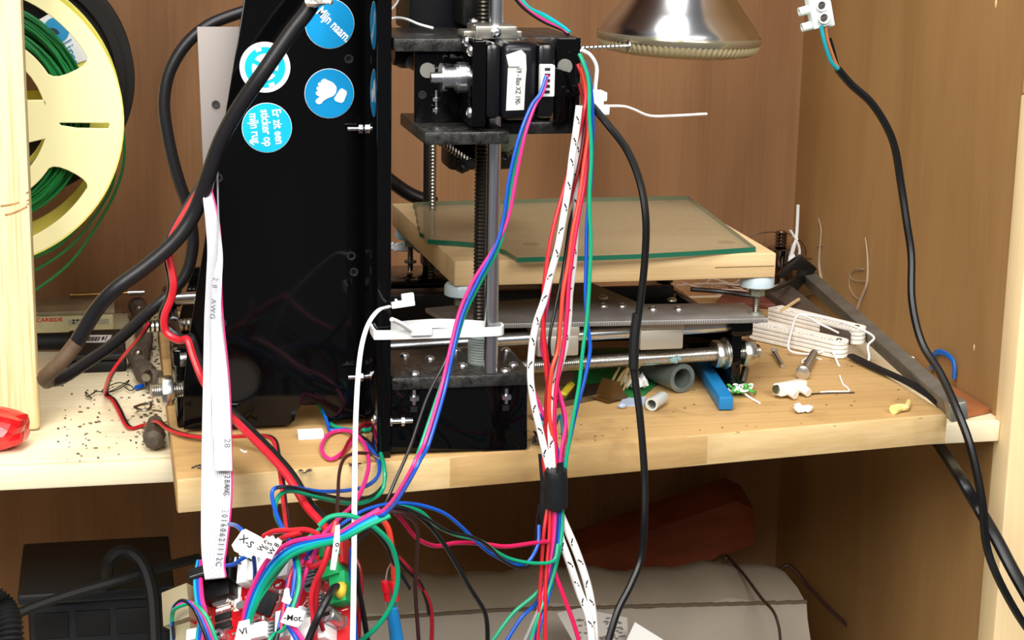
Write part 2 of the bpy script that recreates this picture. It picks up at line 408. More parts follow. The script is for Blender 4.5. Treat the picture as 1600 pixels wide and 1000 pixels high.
# side panel with round opening
PY = .065
def pv(px, py, y=PY, o=(0, 0)): p = P(px, py, y); return (p.x-o[0], p.z-o[1])
out = [pv(402, -120), pv(583, -120), pv(583, 652), pv(512, 656), pv(507, 640), pv(498, 629), pv(485, 625), pv(472, 629), pv(462, 640), pv(459, 655), pv(452, 661), pv(440, 662), pv(288, 669), pv(288, 600), pv(294, 540)]
hc = pv(368, 592)
b = B(); sheet(b, [out, circ(hc[0], hc[1], .0095*1.6, 40)], .004, VM((0, PY, 0)), .0004)
sp_ = obj('side_panel', b, acr, pr)
fp = [pv(302, 418, .29), pv(520, 418, .29), (pv(520, 418, .29)[0], .0006), (pv(272, 530, .29)[0], .0006), pv(272, 530, .29)]
b = B(); sheet(b, [fp], .004, VM((0, .29, 0)), .0004); obj('far_side_panel', b, acr, pr)
b = B(); cyl(b, (hc[0], PY+.004, hc[1]), (hc[0], PY+.03, hc[1]), .0150, n=32); obj('rear_motor', b, mat('dark_motor', '#1a1816', .4), pr)
# bolt slots in the panel and fastening bolts
def bolt(px, py, y, dx, nm='bolt', L_=.016):
    b = B(); p = P(px, py, y); cyl(b, p, p+Vector((dx*L_, 0, 0)), .0013, n=10); hexnut(b, p+Vector((dx*L_*.45, 0, 0)), p+Vector((dx*L_*.6, 0, 0)), .0028); screwhead(b, p, (-dx, 0, 0), .0028)
    return obj(nm, b, steel, pr)
bolt(586, 201, .056, -1); bolt(586, 588, .050, -1); bolt(586, 655, .003, 1, L_=.02); bolt(612, 659, -.001, 1, L_=.012)
for (px, py) in ((341, 278), (545, 92), (549, 400), (347, 505), (553, 425)):
    b = B(); c = P(px, py, PY-.002); lathe(b, c, (0, -1, 0), [(0, .0026), (.0004, .0026), (.0004, .0016), (-.0004, .0012)], n=20); obj('screw_hole', b, mat('hole_rim', '#2a2a2c', .3), pr)
# stickers
def sticker(px, py, rpx, ringw, ringc, nm, lab):
    c = P(px, py, PY-.0022); k_ = (P(px+rpx, py, PY)-P(px, py, PY)).length
    b = B(); M0 = VM((c.x, PY-.0024, c.z)); sheet(b, [circ(0, 0, k_, 56)], .0003, M0); s = obj(nm, b, paper, sp_, lab)
    b = B(); sheet(b, [circ(0, 0, k_*(1-ringw), 56)], .0003, VM((c.x, PY-.0027, c.z))); obj('printed_disc', b, ringc, s)
    return s, c, k_
cy = mat('sticker_blue', '#0a93d0', .35); cy2 = mat('sticker_cyan', '#12bfe0', .35)
inkw = mat('sticker_white', '#ffffff', .4)
s, c, k_ = sticker(515, 37, 38.5, .02, cy, 'sticker', 'round blue sticker reading Mijn naam')
b = B(); text(b, 'Mijn naam.', .0078, frame((c.x+.0024, PY-.003, c.z-.0006), (.72, 0, -.70), (.70, 0, .72)), bold=.00018, sx=.72); obj('lettering', b, inkw, s)
s, c, k_ = sticker(414, 105, 39.5, .20, cy2, 'sticker', 'round cyan sticker with white rim and split round emblem')
b = B(); y = PY-.003; MM = VM((c.x, y, c.z)) @ Matrix.Rotation(math.radians(-28), 4, 'Z')
sheet(b, [circ(-.0, .0006, k_*.50, 24, 5, 175)], .0002, MM); sheet(b, [circ(0, -.0006, k_*.50, 24, 185, 355)], .0002, MM)
for a in (80, 260):
    m_ = VM((c.x, y, c.z)) @ Matrix.Rotation(math.radians(a+30), 4, 'Z'); sheet(b, [[(k_*.66, -.0016), (k_*.82, -.0016), (k_*.82, .0016), (k_*.66, .0016)]], .0002, m_)
obj('emblem', b, inkw, s)
s, c, k_ = sticker(514.5, 146, 38.5, .02, cy, 'sticker', 'round blue sticker with white thumbs-down hand')
b = B(); MM = VM((c.x, PY-.003, c.z))
def s3(pts): return [(P(x, y_, PY).x-c.x, P(x, y_, PY).z-c.z) for x, y_ in pts]
sheet(b, [s3([(502, 124), (506, 122), (519, 128), (523, 132), (525, 136), (524, 144), (520, 149), (510, 153), (504, 157), (501, 161), (497, 162), (493, 160), (492, 157), (494, 154), (499, 150), (496, 149), (493, 147), (492.5, 144), (494, 142), (497, 141), (494, 139), (493.5, 136.5), (495, 134.5), (498.5, 134), (496, 132), (496, 129.5), (498, 128), (501.5, 128), (500.5, 126)])], .0002, MM)
sheet(b, [s3([(530, 139), (533, 137), (540, 141), (541, 145), (536, 158), (532, 160), (523, 157), (521, 153)])], .0002, MM)
obj('thumb_hand', b, inkw, s)
s, c, k_ = sticker(417, 199.5, 39, .02, cy2, 'sticker', 'round cyan sticker reading Er zit een sticker op mijn rug')
b = B(); MM = frame((c.x, PY-.003, c.z), (.10, 0, -1), (1, 0, .10))
for i, t_ in enumerate(('Er zit een', 'sticker op', 'mijn rug.')): text(b, t_, .0071, MM @ Matrix.Translation((0, .0062-.0066*i, 0)), bold=.00016, sx=.74)
obj('lettering', b, inkw, s)
# z motor box
b = B()
fr = [P(610, 588, 0), P(824, 583, 0), P(824, 700, 0), P(820, 708, 0), P(810, 712, 0), P(765, 711, 0), P(757, 707, 0), P(750, 704, 0), P(610, 707, 0)]
fr = [(p.x, 0.0, max(p.z, .0004)) for p in fr]
prism(b, fr, (0, .004, 0), bev=.0006)
box(b, (-.014, .004, .0004), (-.0105, .058, .0395), .0005)
obj('motor_box', b, acr, pr)
b = B(); box(b, (-.0902, -.0035, .0395), (-.0085, .061, .0475), .0022); obj('box_top', b, acr2, pr)
for (px, py) in ((713, 548), (723, 572), (648, 585), (790, 548), (802, 571), (790, 580), (632, 556), (672, 561)):
    b = B(); p = PZ(px, py, .0475); screwhead(b, p, (0, 0, 1), .003, .002); obj('top_screw', b, steel, pr)
for (px, py) in ((647, 622), (791, 620)):
    b = B(); p = P(px, py, -.001); cyl(b, p+Vector((0, 0, .005)), p-Vector((0, 0, .004)), .0012, n=8); hexnut(b, p+Vector((0, -.0005, .0012)), p+Vector((0, -.0005, -.0012)), .0029); box(b, p+Vector((-.002, .0004, -.0085)), p+Vector((.002, .0008, -.005)), 0, mi=1); obj('nut', b, [steel, blkm], pr)
b = B(); cyl(b, (-.0323, .001, .0475), (-.0323, .001, .39), .004, n=28); obj('z_rod', b, steel, pr)
b = B(); thread(b, (-.0340, .026, .054), (-.0340, .026, .39), .0042, .0022, .0008); obj('lead_screw', b, mat('oiled_screw', '#4a453f', .35, .9), pr)
b = B(); pc = []
for i in range(12): pc += [(i*.0016, .0088), (i*.0016+.0011, .0088), (i*.0016+.0013, .0078), (i*.0016+.0015, .0078)]
pc = [(0, .0088), (.001, .0092)]+[(t+.002, r_) for t, r_ in pc]+[(.0215, .0092), (.026, .0086)]
lathe(b, (-.0322, .024, .0415), (0, 0, 1), pc, n=32); obj('shaft_coupling', b, mat('coupling_grey', '#a9b3ad', .45, .3), pr)
# far z rod and screw
b = B(); p = P(671, 300, .285); cyl(b, (p.x, .285, .045), (p.x, .285, .39), .0045); obj('z_rod', b, blkm, pr)
b = B(); p = P(676, 300, .262); thread(b, (p.x, .262, .045), (p.x, .262, .30), .0028, .0024, .0008); obj('lead_screw', b, steeld, pr)
b = B(); box(b, (-.0902, .25, .0004), (-.0085, .31, .0475), .002); obj('motor_box', b, acr, pr)
# x end
zt = .2375
b = B(); box(b, (-.0895, -.006, .2305), (-.0447, .075, zt), .0008); box(b, (-.0447, .004, .2305), (.0155, .075, zt), .0008); obj('carriage_top_plate', b, acr2, pr)
b = B(); box(b, (-.0775, -.035, .1835), (-.0315, .05, .1905), .001); box(b, (-.0315, .004, .1835), (.0155, .05, .1905), .001)
obj('carriage_bottom_plate', b, acr2, pr)
b = B(); box(b, (-.0765, .004, .1905), (-.044, .009, .2305), .0005); box(b, (.0015, -.002, .1905), (.0155, .003, .2375), .0006); box(b, (-.044, .009, .1905), (.0015, .014, .2305), .0005); obj('rod_holder_plate', b, acr, pr)
b = B(); box(b, (-.0528, -.0385, .1935), (-.0455, .004, .2390), .0006); obj('motor_mount', b, acr, pr)
for px, py, r_ in ((668, 110, .0042), (883, 104, .0042)):
    b = B(); p = P(px, py, .003 if px < 700 else -.003); cyl(b, (p.x, p.y, p.z), (p.x, .30, p.z), r_, n=24); obj('x_rod', b, mat('satin_steel', '#8d8b84', .5, .4), pr)
for px, py in ((682, 155), (682, 172)):
    b = B(); p = P(px, py, .0); cyl(b, p+Vector((0, 0, .005)), p-Vector((0, 0, .002)), .0011, n=8); hexnut(b, p+Vector((0, 0, .001)), p-Vector((0, 0, .001)), .0025); obj('nut', b, steel, pr)
b = B(); p = P(660, 148, .0035); lathe(b, p, (0, -1, 0), [(0, .0024), (.0003, .0024), (.0003, .0014), (-.0003, .001)], n=16); obj('screw_hole', b, MC['hole_rim'], pr)
# motor
MZ0, MZ1 = .1975, .2375
b = B(); box(b, (-.0455, -.0375, MZ0), (-.037, .0040, MZ1), .003); box(b, (-.0172, -.0375, MZ0), (-.0075, .0040, MZ1), .003)
mo = obj('stepper_motor', b, motb, pr)
b = B(); box(b, (-.037, -.0385, MZ0-.001), (-.0172, .0045, MZ1+.0005), .0045, seg=3); obj('motor_core', b, mat('motor_lamination', '#15151a', .3, .3), mo)
b = B()
for z_ in (MZ0+.003, MZ1-.004): 
    for y_ in (-.034,): screwhead(b, (-.0528, y_, z_), (-1, 0, 0), .003, .0022)
screwhead(b, (-.0528, -.022, MZ1+.000), (-1, 0, 0), .003, .0022); screwhead(b, (-.0528, -.002, MZ1-.003), (-1, 0, 0), .003, .0022)
obj('mount_screw', b, steel, mo)
b = B(); lathe(b, (-.0528, -.016, .2175), (-1, 0, 0), [(0, .0085), (.004, .0085), (.004, .0072), (.0055, .0072), (.0055, .0058), (.012, .0058), (.012, .0078), (.0132, .0078), (.0132, .003), (.0185, .0028), (.0185, 0)], n=32); obj('pulley', b, steel, mo)
b = B()
yl = -.0394
lp = [P(791, 86, yl), P(815, 78, yl), P(822, 85, yl), P(823, 108, yl), P(821, 130, yl), P(819, 172, yl), P(791, 173, yl), P(794, 108, yl), P(795, 104, yl)]
prism(b, [(p.x, yl+.0009, p.z) for p in lp], (0, -.0005, 0)); sl = obj('motor_sticker', b, mat('sticker_grey_paper', '#c9cdc8', .6, var=.1), mo, 'creased white maker sticker')
b = B(); p = P(808, 135, yl); pc_ = P(803, 105, yl); box(b, (pc_.x-.003, yl-.0003, pc_.z), (pc_.x+.003, yl-.0001, pc_.z+.0003)); text(b, '19 - Bax XZ 190-', .0040, frame((p.x+.0006, yl-.0001+.0003, p.z), (-.03, 0, -1), (1, 0, -.03)), sx=.7); obj('print_and_crease_shade', b, ink, sl)  # thin ink box paints the shade line of the sticker's crease, beside the lettering
b = B(); p = P(853, 125, -.0375); box(b, (p.x-.0038, -.0425, p.z-.0085), (p.x+.0038, -.036, p.z+.0085), .0008); cn = obj('motor_plug', b, white, mo, 'white wire plug on the motor')
b = B()
for i in range(5): box(b, (p.x-.002, -.0429, p.z-.0065+i*.003), (p.x+.001, -.0423, p.z-.005+i*.003))
obj('plug_slot', b, ink, cn)
# tensioner flap right of motor
b = B(); q = [P(860, 103, -.005), P(888, 112, -.005), P(903, 122, -.005), P(908, 135, -.005), P(906, 150, -.005), P(895, 152, -.005), P(862, 150, -.005)]
prism(b, q, (0, .003, 0), bev=.0004); obj('belt_guard', b, acr, pr)
# bearing block on top plate
b = B(); p0 = P(740, 58, -.004); p1 = P(805, 41, -.004); box(b, (p0.x, -.010, zt), (p1.x, .016, zt+.0072), .0008)
box(b, (p0.x-.0055, -.004, zt), (p0.x, .014, zt+.004), .0005); box(b, (p1.x, -.004, zt), (p1.x+.004, .014, zt+.004), .0005)
lb = obj('linear_bearing', b, mat('bearing_steel', '#a8a59a', .3, .8, bump=.1), pr)
b = B(); screwhead(b, P(775, 51, -.010), (0, -1, 0), .0030, .0018); screwhead(b, P(740, 34, .004), (0, 0, 1), .0026, .0018); screwhead(b, P(783, 34, .004), (0, 0, 1), .0026, .0018); obj('bearing_screw', b, steel, lb)
b = B(); p = P(905, 75, -.0005); q = P(978, 72, -.0005); thread(b, p, q, .0014, .0024, .0005, n=10); lathe(b, q, (q-p), [(0, .0015), (.001, .0036), (.0018, .0036), (.002, .001)], n=14); obj('long_screw', b, zinc, pr, 'long chrome screw sticking out sideways')
# carriage gear behind: extruder with dark motor, fan and springs
b = B(); p0 = P(632, 42, .09); p1 = P(726, -140, .09); box(b, (p0.x, .075, p0.z-.002), (p1.x, .125, p1.z), .002)
obj('extruder_motor', b, mat('extruder_black', '#131419', .4), pr)
b = B(); p0 = P(724, 40, .04); p1 = P(762, -100, .04); box(b, (p0.x, .040, p0.z), (p1.x, .075, p1.z), .001); p0 = P(808, 30, .04)
obj('rod_clamp', b, blk, pr)
b = B(); p0 = P(606, 100, .09); p1 = P(640, 80, .09); box(b, (p0.x, .06, p0.z), (p1.x, .085, p1.z+.006), .004); cyl(b, P(615, 84, .058), P(640, 86, .058), .0065, n=20); obj('cable_guide', b, blk, pr)
b = B(); a = P(672, 210, .15); c_ = P(747, 262, .15); L_ = 17
pts = [a.lerp(c_, i/(L_*8))+Vector((0, math.sin(i*math.pi/4), math.cos(i*math.pi/4)))*.0026 for i in range(L_*8)]
tube(b, pts, .0008, n=5, smooth=False); obj('spring', b, steeld, pr)
b = B(); a = P(790, 240, .15); c_ = P(812, 222, .15); thread(b, a, c_, .0035, .0022, .001); obj('spring', b, steeld, pr)
b = B(); p = P(728, 232, .155); cyl(b, (p.x+.004, .15, p.z+.003), (p.x+.004, .18, p.z+.003), .0135, n=28); box(b, (p.x-.012, .15, p.z-.0135), (p.x+.03, .18, p.z+.02), .003); q = P(730, 255, .15); ball(b, q, .005, (1.4, 1, .8), jitter=.4); ball(b, P(722, 262, .15), .004, (1.2, 1, .9), jitter=.4); obj('print_head', b, mat('sooty_metal', '#1d1a18', .45, .4, bump=.6, bscale=150), pr)
b = B(); p = P(789, 214, .14); lathe(b, (p.x, .14, p.z-.009), (0, 0, 1), [(0, .003), (.004, .007), (.012, .0085), (.02, .0085)], n=24); obj('glass_tube', b, mat('smoky_glass', '#5a6a5c', .1, spec=.8), pr)
b = B(); tube(b, W3([(788, 250, .14), (786, 244, .14), (789, 238, .14), (792, 244, .14), (790, 249, .14), (783, 246, .14), (784, 238, .14)], None), .0006); obj('wire_hook', b, blk, pr)

# ---- y axis
brR = (.152, .116); brL = (-.205, .078)
def axis_pt(x, z, off=0): t = (x-brL[0])/(brR[0]-brL[0]); return Vector((x, brL[1]+(brR[1]-brL[1])*t+off, z))
zr = P(1100, 514, .103).z; zt2 = P(1100, 557, .103).z
b = B(); cyl(b, axis_pt(-.205, zr, -.006), axis_pt(.158, zr, -.006), .0042, n=24); obj('y_rod', b, steel, pr)
b = B(); cyl(b, axis_pt(-.205, zr, .16), axis_pt(.158, zr, .16), .0042, n=24); obj('y_rod', b, steel, pr)
b = B(); thread(b, axis_pt(-.222, zt2, -.006), axis_pt(.170, zt2, -.006), .0046, .0013, .0005, n=16); obj('threaded_rod', b, zinc, pr)
b = B(); thread(b, axis_pt(-.222, zt2, .16), axis_pt(.170, zt2, .16), .0046, .0030, .0006, n=12); obj('threaded_rod', b, zinc, pr)
for x0, x1 in ((.1385, .1455), (.158, .166), (-.2165, -.2095)):
    b = B(); hexnut(b, axis_pt(x0, zt2, -.006), axis_pt(x1, zt2, -.006), .0095); 
    if x0 == .1385: cyl(b, axis_pt(.1455, zt2, -.006), axis_pt(.1475, zt2, -.006), .0105, n=24)
    bmesh.ops.bevel(b, geom=[e for e in b.edges], offset=.0005, segments=1, affect='EDGES'); obj('hex_nut', b, zinc, pr)
def endplate(x, yf, nm, th=.007):
    # upright slab running in depth, with a rod boss on top
    b = B(); box(b, (x-th/2, yf-.013, .0004), (x+th/2, yf+.20, zr-.004), .001)
    box(b, (x-th/2-.002, yf-.016, zr-.006), (x+th/2+.007, yf+.006, zr+.0065), .003)
    box(b, (x-th/2-.002, yf+.148, zr-.006), (x+th/2+.004, yf+.17, zr+.006), .003)
    return obj(nm, b, acr, pr)
endplate(.152, .116, 'end_plate'); endplate(-.2035, .088, 'end_plate')
b = B(); box(b, (-.09, .225, .006), (.147, .231, .045), .001); obj('rear_crossbar', b, blk, pr)
b = B(); box(b, (-.085, .185, zr-.002), (.06, .205, zr+.010), .001); obj('belt_rail', b, blk, pr)
b = B(); box(b, (-.201, .085, .008), (-.10, .089, .020), .001); obj('lower_crossbar', b, blk, pr)
# moving plate (H shape)
BZ = .080; pz = .0545
def bp(px, py): p = PZ(px, py, pz); return (p.x, p.y)
fl = bp(716, 507); frt = bp(1199, 497); 
yb = frt[1]
b = B(); H = [(frt[0], frt[1]), (frt[0], frt[1]+.045), (frt[0]-.068, frt[1]+.050), (.070, .24), (.178, .26), (.178, .30), (-.02, .30), (-.02, .26), (.045, .24), (.045, .160), (fl[0]-.012, fl[1]+.048), (fl[0]-.002, fl[1])]
sheet(b, [H], .003, Matrix.Translation((0, 0, pz-.0015)), .0003)
yp = obj('bed_carrier_plate', b, alu, pr, 'drilled grey metal plate under the bed')
b = B(); t0 = Vector((fl[0], fl[1], 0)); t1 = Vector((frt[0], frt[1], 0))
for i in range(130):
    p = t0.lerp(t1, .02+.97*i/130); box(b, (p.x-.0002, p.y-.0004, pz-.0028), (p.x+.0002, p.y, pz-.0004))
obj('ruler_ticks', b, mat('tick_grey', '#55534f', .6), yp, kind='stuff')
for (px, py) in ((943, 479), (972, 479), (1020, 484), (1060, 484), (943, 466), (1050, 470)):
    b = B(); screwhead(b, PZ(px, py, pz), (0, 0, 1), .0032, .0022); obj('plate_screw', b, steel, yp)
for px0, px1 in ((840, 905), (1006, 1074)):
    b = B(); x0 = P(px0, 520, .085).x; x1 = P(px1, 520, .085).x; yy = axis_pt((x0+x1)/2, 0).y-.018
    box(b, (x0, yy, zr-.010), (x1, yy+.026, zr+.003), .0012); box(b, (x0-.0015, yy+.001, zr+.002), (x1+.0005, yy+.024, pz-.0030), .0005)
    obj('bearing_block', b, alum, yp)
# bed board
fe = [P(712, 447, .083), P(1210, 432, .083)]
x0, x1 = -.0385, .1685
top = BZ+.0160
b = B()
prism(b, [(x0, .083, BZ), (x1, .083, BZ), (x1+.004, .300, BZ), (x0-.006, .295, BZ)], (0, 0, .0160), bev=.0012)
bed = obj('bed_board', b, bedm, pr, 'thick pale wooden print bed')
studs = [(1197, 455), (722, 462)]
sx = [(x1-.008, .094), (x0+.007, .094), (x0+.006, .285), (x1-.004, .285)]
for (x, y) in sx:
    b = B(); lathe(b, (x, y, BZ-.0082), (0, 0, 1), [(0, .0090), (.001, .0110), (.0065, .0110), (.0080, .0100)], n=28); w_ = obj('levelling_washer', b, whitel, bed, 'milky plastic washer')
    b = B(); thread(b, (x, y, pz-.006), (x, y, BZ-.008), .0022, .0012, .0004); obj('levelling_stud', b, steeld, bed)
    b = B(); hexnut(b, (x, y, BZ-.0135), (x, y, BZ-.0083), .0052); cyl(b, (x, y, pz), (x, y, pz+.0015), .0045, n=16); obj('hex_nut', b, mat('greenish_zinc', '#a3a896', .35, .8), bed)
b = B()
for (px, py, a_, c_) in ((830, 382, .006, .004), (1135, 379, .006, .003), (1050, 315, .005, .003)):
    p = PZ(px, py, top); lathe(b, (p.x, p.y, top-.0002), (0, 0, 1), [(0, a_), (.0005, a_*.9)], n=20)
obj('burn_spot', b, mat('burnt_wood', '#a98a5c', .8), bed)
# glass plate
gz = top+.0004
gp = [(648, 316), (740, 313), (900, 309), (1075, 306), (1181, 386), (1090, 392), (1000, 397), (917, 400), (860, 401), (808, 402.5), (800, 397), (790, 391), (775, 386), (748, 380), (715, 377), (668, 374), (662, 366), (655, 362), (657, 356), (652, 351), (654, 345), (650, 340), (653, 334), (648, 329), (651, 323), (645, 319)]
g2 = [PZ(x, y, gz+.003) for x, y in gp]
b = B(); prism(b, [(p.x, p.y, gz) for p in g2], (0, 0, .003))
glm = mat('old_glass', '#ada283', .12, ior=1.45, alpha=.36)
ge = mat('green_glass_edge', '#23624a', .25)
for f in b.faces:
    if abs(f.normal.z) < .5: f.material_index = 1
b.normal_update()
for f in b.faces: f.material_index = 1 if abs(f.normal.z) < .5 else 0
obj('glass_plate', b, [glm, ge], None, 'chipped sheet of old greenish glass lying on the wooden print bed', 'glass plate', smooth=False)

# =================================================================== cable ties
b = B(); zc = P(680, 521, -.006).z
pts = [(FX0-.0012, .012, zc), (FX0-.0012, -.0025, zc), (FX0+.001, -.0052, zc), (-.075, -.0062, zc), (-.05, -.0065, zc), (-.031, -.0060, zc), (-.0267, -.0035, zc), (-.0262, .001, zc), (-.029, .0062, zc), (-.06, .018, zc), (FX0+.004, .012, zc)]
q = spl(pts, 6); rs = []
for i, p in enumerate(q):
    t = (q[min(i+1, len(q)-1)]-q[max(i-1, 0)]).normalized(); nrm = t.cross(Vector((0, 0, 1))).normalized()
    hh = .0026; th = .0006
    rs.append([p+Vector((0, 0, hh))+nrm*th, p+Vector((0, 0, hh))-nrm*th, p-Vector((0, 0, hh))-nrm*th, p-Vector((0, 0, hh))+nrm*th])
rings(b, rs); zt_ = emp('cable_tie', 'broad white cable tie strapping the printer frame to the steel rod', 'cable tie', (-.06, -.005, zc-.004)); obj('strap', b, white, zt_)
b = B(); box(b, (-.0805, -.0095, zc-.0005), (-.068, -.0062, zc+.0058), .001); obj('lock_head', b, white, zt_)
b = B(); tube(b, W3([(640, 515, -.009), (625, 505, -.011), (612, 499, -.012)]), .003, flat=.45); obj('tail', b, white, zt_)
ct = emp('cable_tie', 'white cable tie with a long bent tail pointing right below the lamp', 'cable tie', P(930, 165, -.02))
b = B(); tube(b, W3([(908, 78), (922, 86), (932, 105), (930, 135), (930, 150)], -.015), .0019, flat=.6); obj('strap', b, white, ct)
b = B(); p = P(931, 155, -.018); box(b, p+Vector((-.0035, -.003, -.006)), p+Vector((.004, .003, .005)), .0008); box(b, p+Vector((.003, -.002, -.001)), p+Vector((.006, .002, .004)), .0006); box(b, p+Vector((.000, -.0026, -.0085)), p+Vector((.0075, .002, -.003)), .0008); obj('lock_head', b, white, ct)
b = B(); tube(b, W3([(936, 166), (972, 166), (990, 171), (1015, 181), (1050, 181), (1104, 178)], -.018), .0016, flat=.5, k=4); obj('tail', b, mat('stained_white', '#efe2d6', .4), ct)
wc = emp('cable_tie', 'very long thin white cable tie hanging from the frame past the circuit board', 'cable tie', P(600, 480, -.02))
b = B(); tube(b, W3([(608, 479, -.006), (590, 486, -.02), (573, 512, -.03), (562, 560, -.05), (556, 650, -.09), (554, 760, -.13), (553, 880, -.16), (551, 1010, -.18)]), .0014, flat=.6); obj('strap', b, white, wc)
b = B(); M0 = frame(P(631, 471, .0), (1, 0, .12), (0, 1, 0)); box(b, (-.0075, -.002, -.003), (.0060, .002, .0005), .0006, M0); box(b, (-.001, -.002, .0004), (.0060, .002, .0042), .0006, M0); box(b, (-.005, -.002, .0004), (-.0035, .002, .0018), .0003, M0); obj('lock_head', b, white, wc)

# =================================================================== lamp
lc = P(1060, 62, .25); LT = Vector((.035, 0, 1)).normalized()
lm = emp('reflector_lamp', 'silver reflector flood bulb hanging unlit above the glass plate', 'lamp', lc)
b = B(); RL = (P(1182, 66, .25)-P(938, 66, .25)).length/2
lathe(b, lc, LT, [(-.002, RL*.985), (.0, RL), (.003, RL), (.0045, RL*.985), (.006, RL*.975), (.010, RL*.94), (.020, RL*.80), (.030, RL*.67), (.045, RL*.50), (.06, RL*.40), (.075, RL*.34), (.085, RL*.30)], n=96)
rf = obj('reflector', b, mat('mirrored_glass', '#cfd0d2', .2, 1.0), lm)
b = B(); lathe(b, lc, LT, [(-.001, RL*1.001), (.0008, RL*1.012), (.003, RL*1.012), (.0042, RL*1.0)], n=96, cap=False); obj('rim', b, mat('rim_glass', '#a49c84', .2, .7), lm)
b = B(); n = 180; u, w = basis(LT); rs = []
for t, q in ((-.0015, .99), (-.004, .975), (-.0065, .94), (-.0085, .88), (-.0105, .70), (-.012, .4), (-.0125, .05)):
    rs.append([lc+LT*t+(u*math.cos(2*math.pi*i/n)+w*math.sin(2*math.pi*i/n))*RL*q*(1+(.012 if i % 2 else -.012)*(1 if q > .6 else .2)) for i in range(n)])
rings(b, rs); obj('ribbed_lens', b, mat('lens_glass', '#cfc39a', .12, spec=.9, trans=.35), lm)
b = B(); cyl(b, lc+LT*.084, lc+LT*.10, .014, n=32); cyl(b, lc+LT*.10, lc+LT*.15, .02, n=32); obj('lamp_holder', b, blk, lm)
b = B(); e0 = lc+LT*.15; tube(b, [e0, e0+Vector((0, 0, .01)), Vector((e0.x, e0.y, .601))], .003); obj('cord', b, wm('cable'), lm)

# =================================================================== terminal block & right hand cables
TY = .06
tb = emp('terminal_block', 'white screw terminal block hanging at top right with blue and brown wires', 'terminal block', P(1280, 45, TY))
pc = P(1280, 20, TY); ang = math.radians(-13); TM = Matrix.Translation(pc) @ Matrix.Rotation(-ang, 4, 'Y').inverted()
TM = Matrix.Translation(pc) @ Matrix.Rotation(math.radians(-14), 4, 'Y')
b = B(); box(b, (-.0065, -.004, -.0085), (.0055, .004, .011), .0008, TM); box(b, (-.001, -.001, -.0100), (.0085, .005, .006), .001, TM)
obj('housing', b, mat('cloudy_plastic', '#dde6e1', .35), tb)
for z_ in (-.0062, .0035):
    b = B(); lathe(b, TM @ Vector((-.0065, 0, z_)), TM.to_3x3() @ Vector((-1, 0, 0)), [(-.001, .0028), (.006, .0026), (.006, .0017), (.001, .0015)], n=18); obj('wire_sleeve', b, MC['cloudy_plastic'], tb)
for z_ in (-.0028, .0048):
    b = B(); lathe(b, TM @ Vector((.0, -.004, z_)), TM.to_3x3() @ Vector((0, -1, 0)), [(0, .0033), (.003, .0033), (.003, .0026), (.0016, .0024)], n=20); sc_ = obj('screw_collar', b, white, tb)
    b = B(); lathe(b, TM @ Vector((.0, -.0055, z_)), TM.to_3x3() @ Vector((0, -1, 0)), [(0, .0024), (.0006, .0022)], n=16); box(b, (-.0018, -.0066, z_-.0003), (.0018, -.0060, z_+.0003), 0, TM); obj('screw_slot', b, steeld, sc_)
b = B(); tube(b, W3([(1255, -60), (1262, -20), (1268, 5)], TY), .0012); obj('feed_wire', b, wm('brown'), tb)
cb = emp('power_cable', 'black two-core power cable hanging from the terminal block down the right side', 'cable', P(1600, 965, -.02))
wire('cable_sheath', None, 'cable', [(1309, 108, .06), (1330, 132, .06), (1365, 165, .058), (1395, 220, .056), (1408, 290, .055), (1417, 350, .05), (1424, 400, .045), (1425, 470, .035), (1440, 535, .02), (1470, 585, .01), (1497, 645, .0), (1517, 700, -.012), (1534, 780, -.02), (1541, 850, -.02), (1558, 900, -.025), (1590, 960, -.03), (1625, 1010, -.04)], .0031, parent=cb, flat=.8)
wire('blue_core', None, 'teal', [(1283, 40, .056), (1288, 65, .056), (1298, 95, .058), (1310, 109, .06)], .0013, parent=cb)
wire('brown_core', None, 'copper', [(1290, 42, .058), (1293, 62, .058), (1303, 92, .06), (1311, 109, .061)], .0011, parent=cb)
wire('split_sheath', None, 'cable', [(1297, 60, .059), (1303, 80, .060), (1310, 108, .061)], .0010, parent=cb)
wire('power_cable', 'straight black cable dropping from under the board to the lower right corner', 'cable', [(1430, 640, .16), (1466, 694, .115), (1500, 745, .03), (1530, 795, .02), (1556, 840, .0), (1585, 895, -.02), (1625, 965, -.05)], .0042, cat='cable', flat=.7)
wire('signal_cable', 'black cable falling in a long curve from the motor bracket past the print bed', 'cable', [(925, 165, -.02), (950, 195, -.03), (980, 235, -.035), (1000, 285, -.04), (1009, 340, -.045), (1008, 400, -.045), (1001, 470, -.045), (992, 530, -.045), (991, 580, -.045), (1000, 650, -.05), (1007, 740, -.055), (1007, 810, -.06), (1002, 870, -.06), (985, 915, -.065), (965, 955, -.07), (948, 1010, -.075)], .0021, cat='cable')
b = B(); pts = W3([(996, 490, -.045), (991, 530, -.045), (990, 575, -.045)]); tube(b, pts, .0029); obj('sleeve', b, blkm, None, 'black rubber sleeve around the long curved cable before the bed', 'cable sleeve')

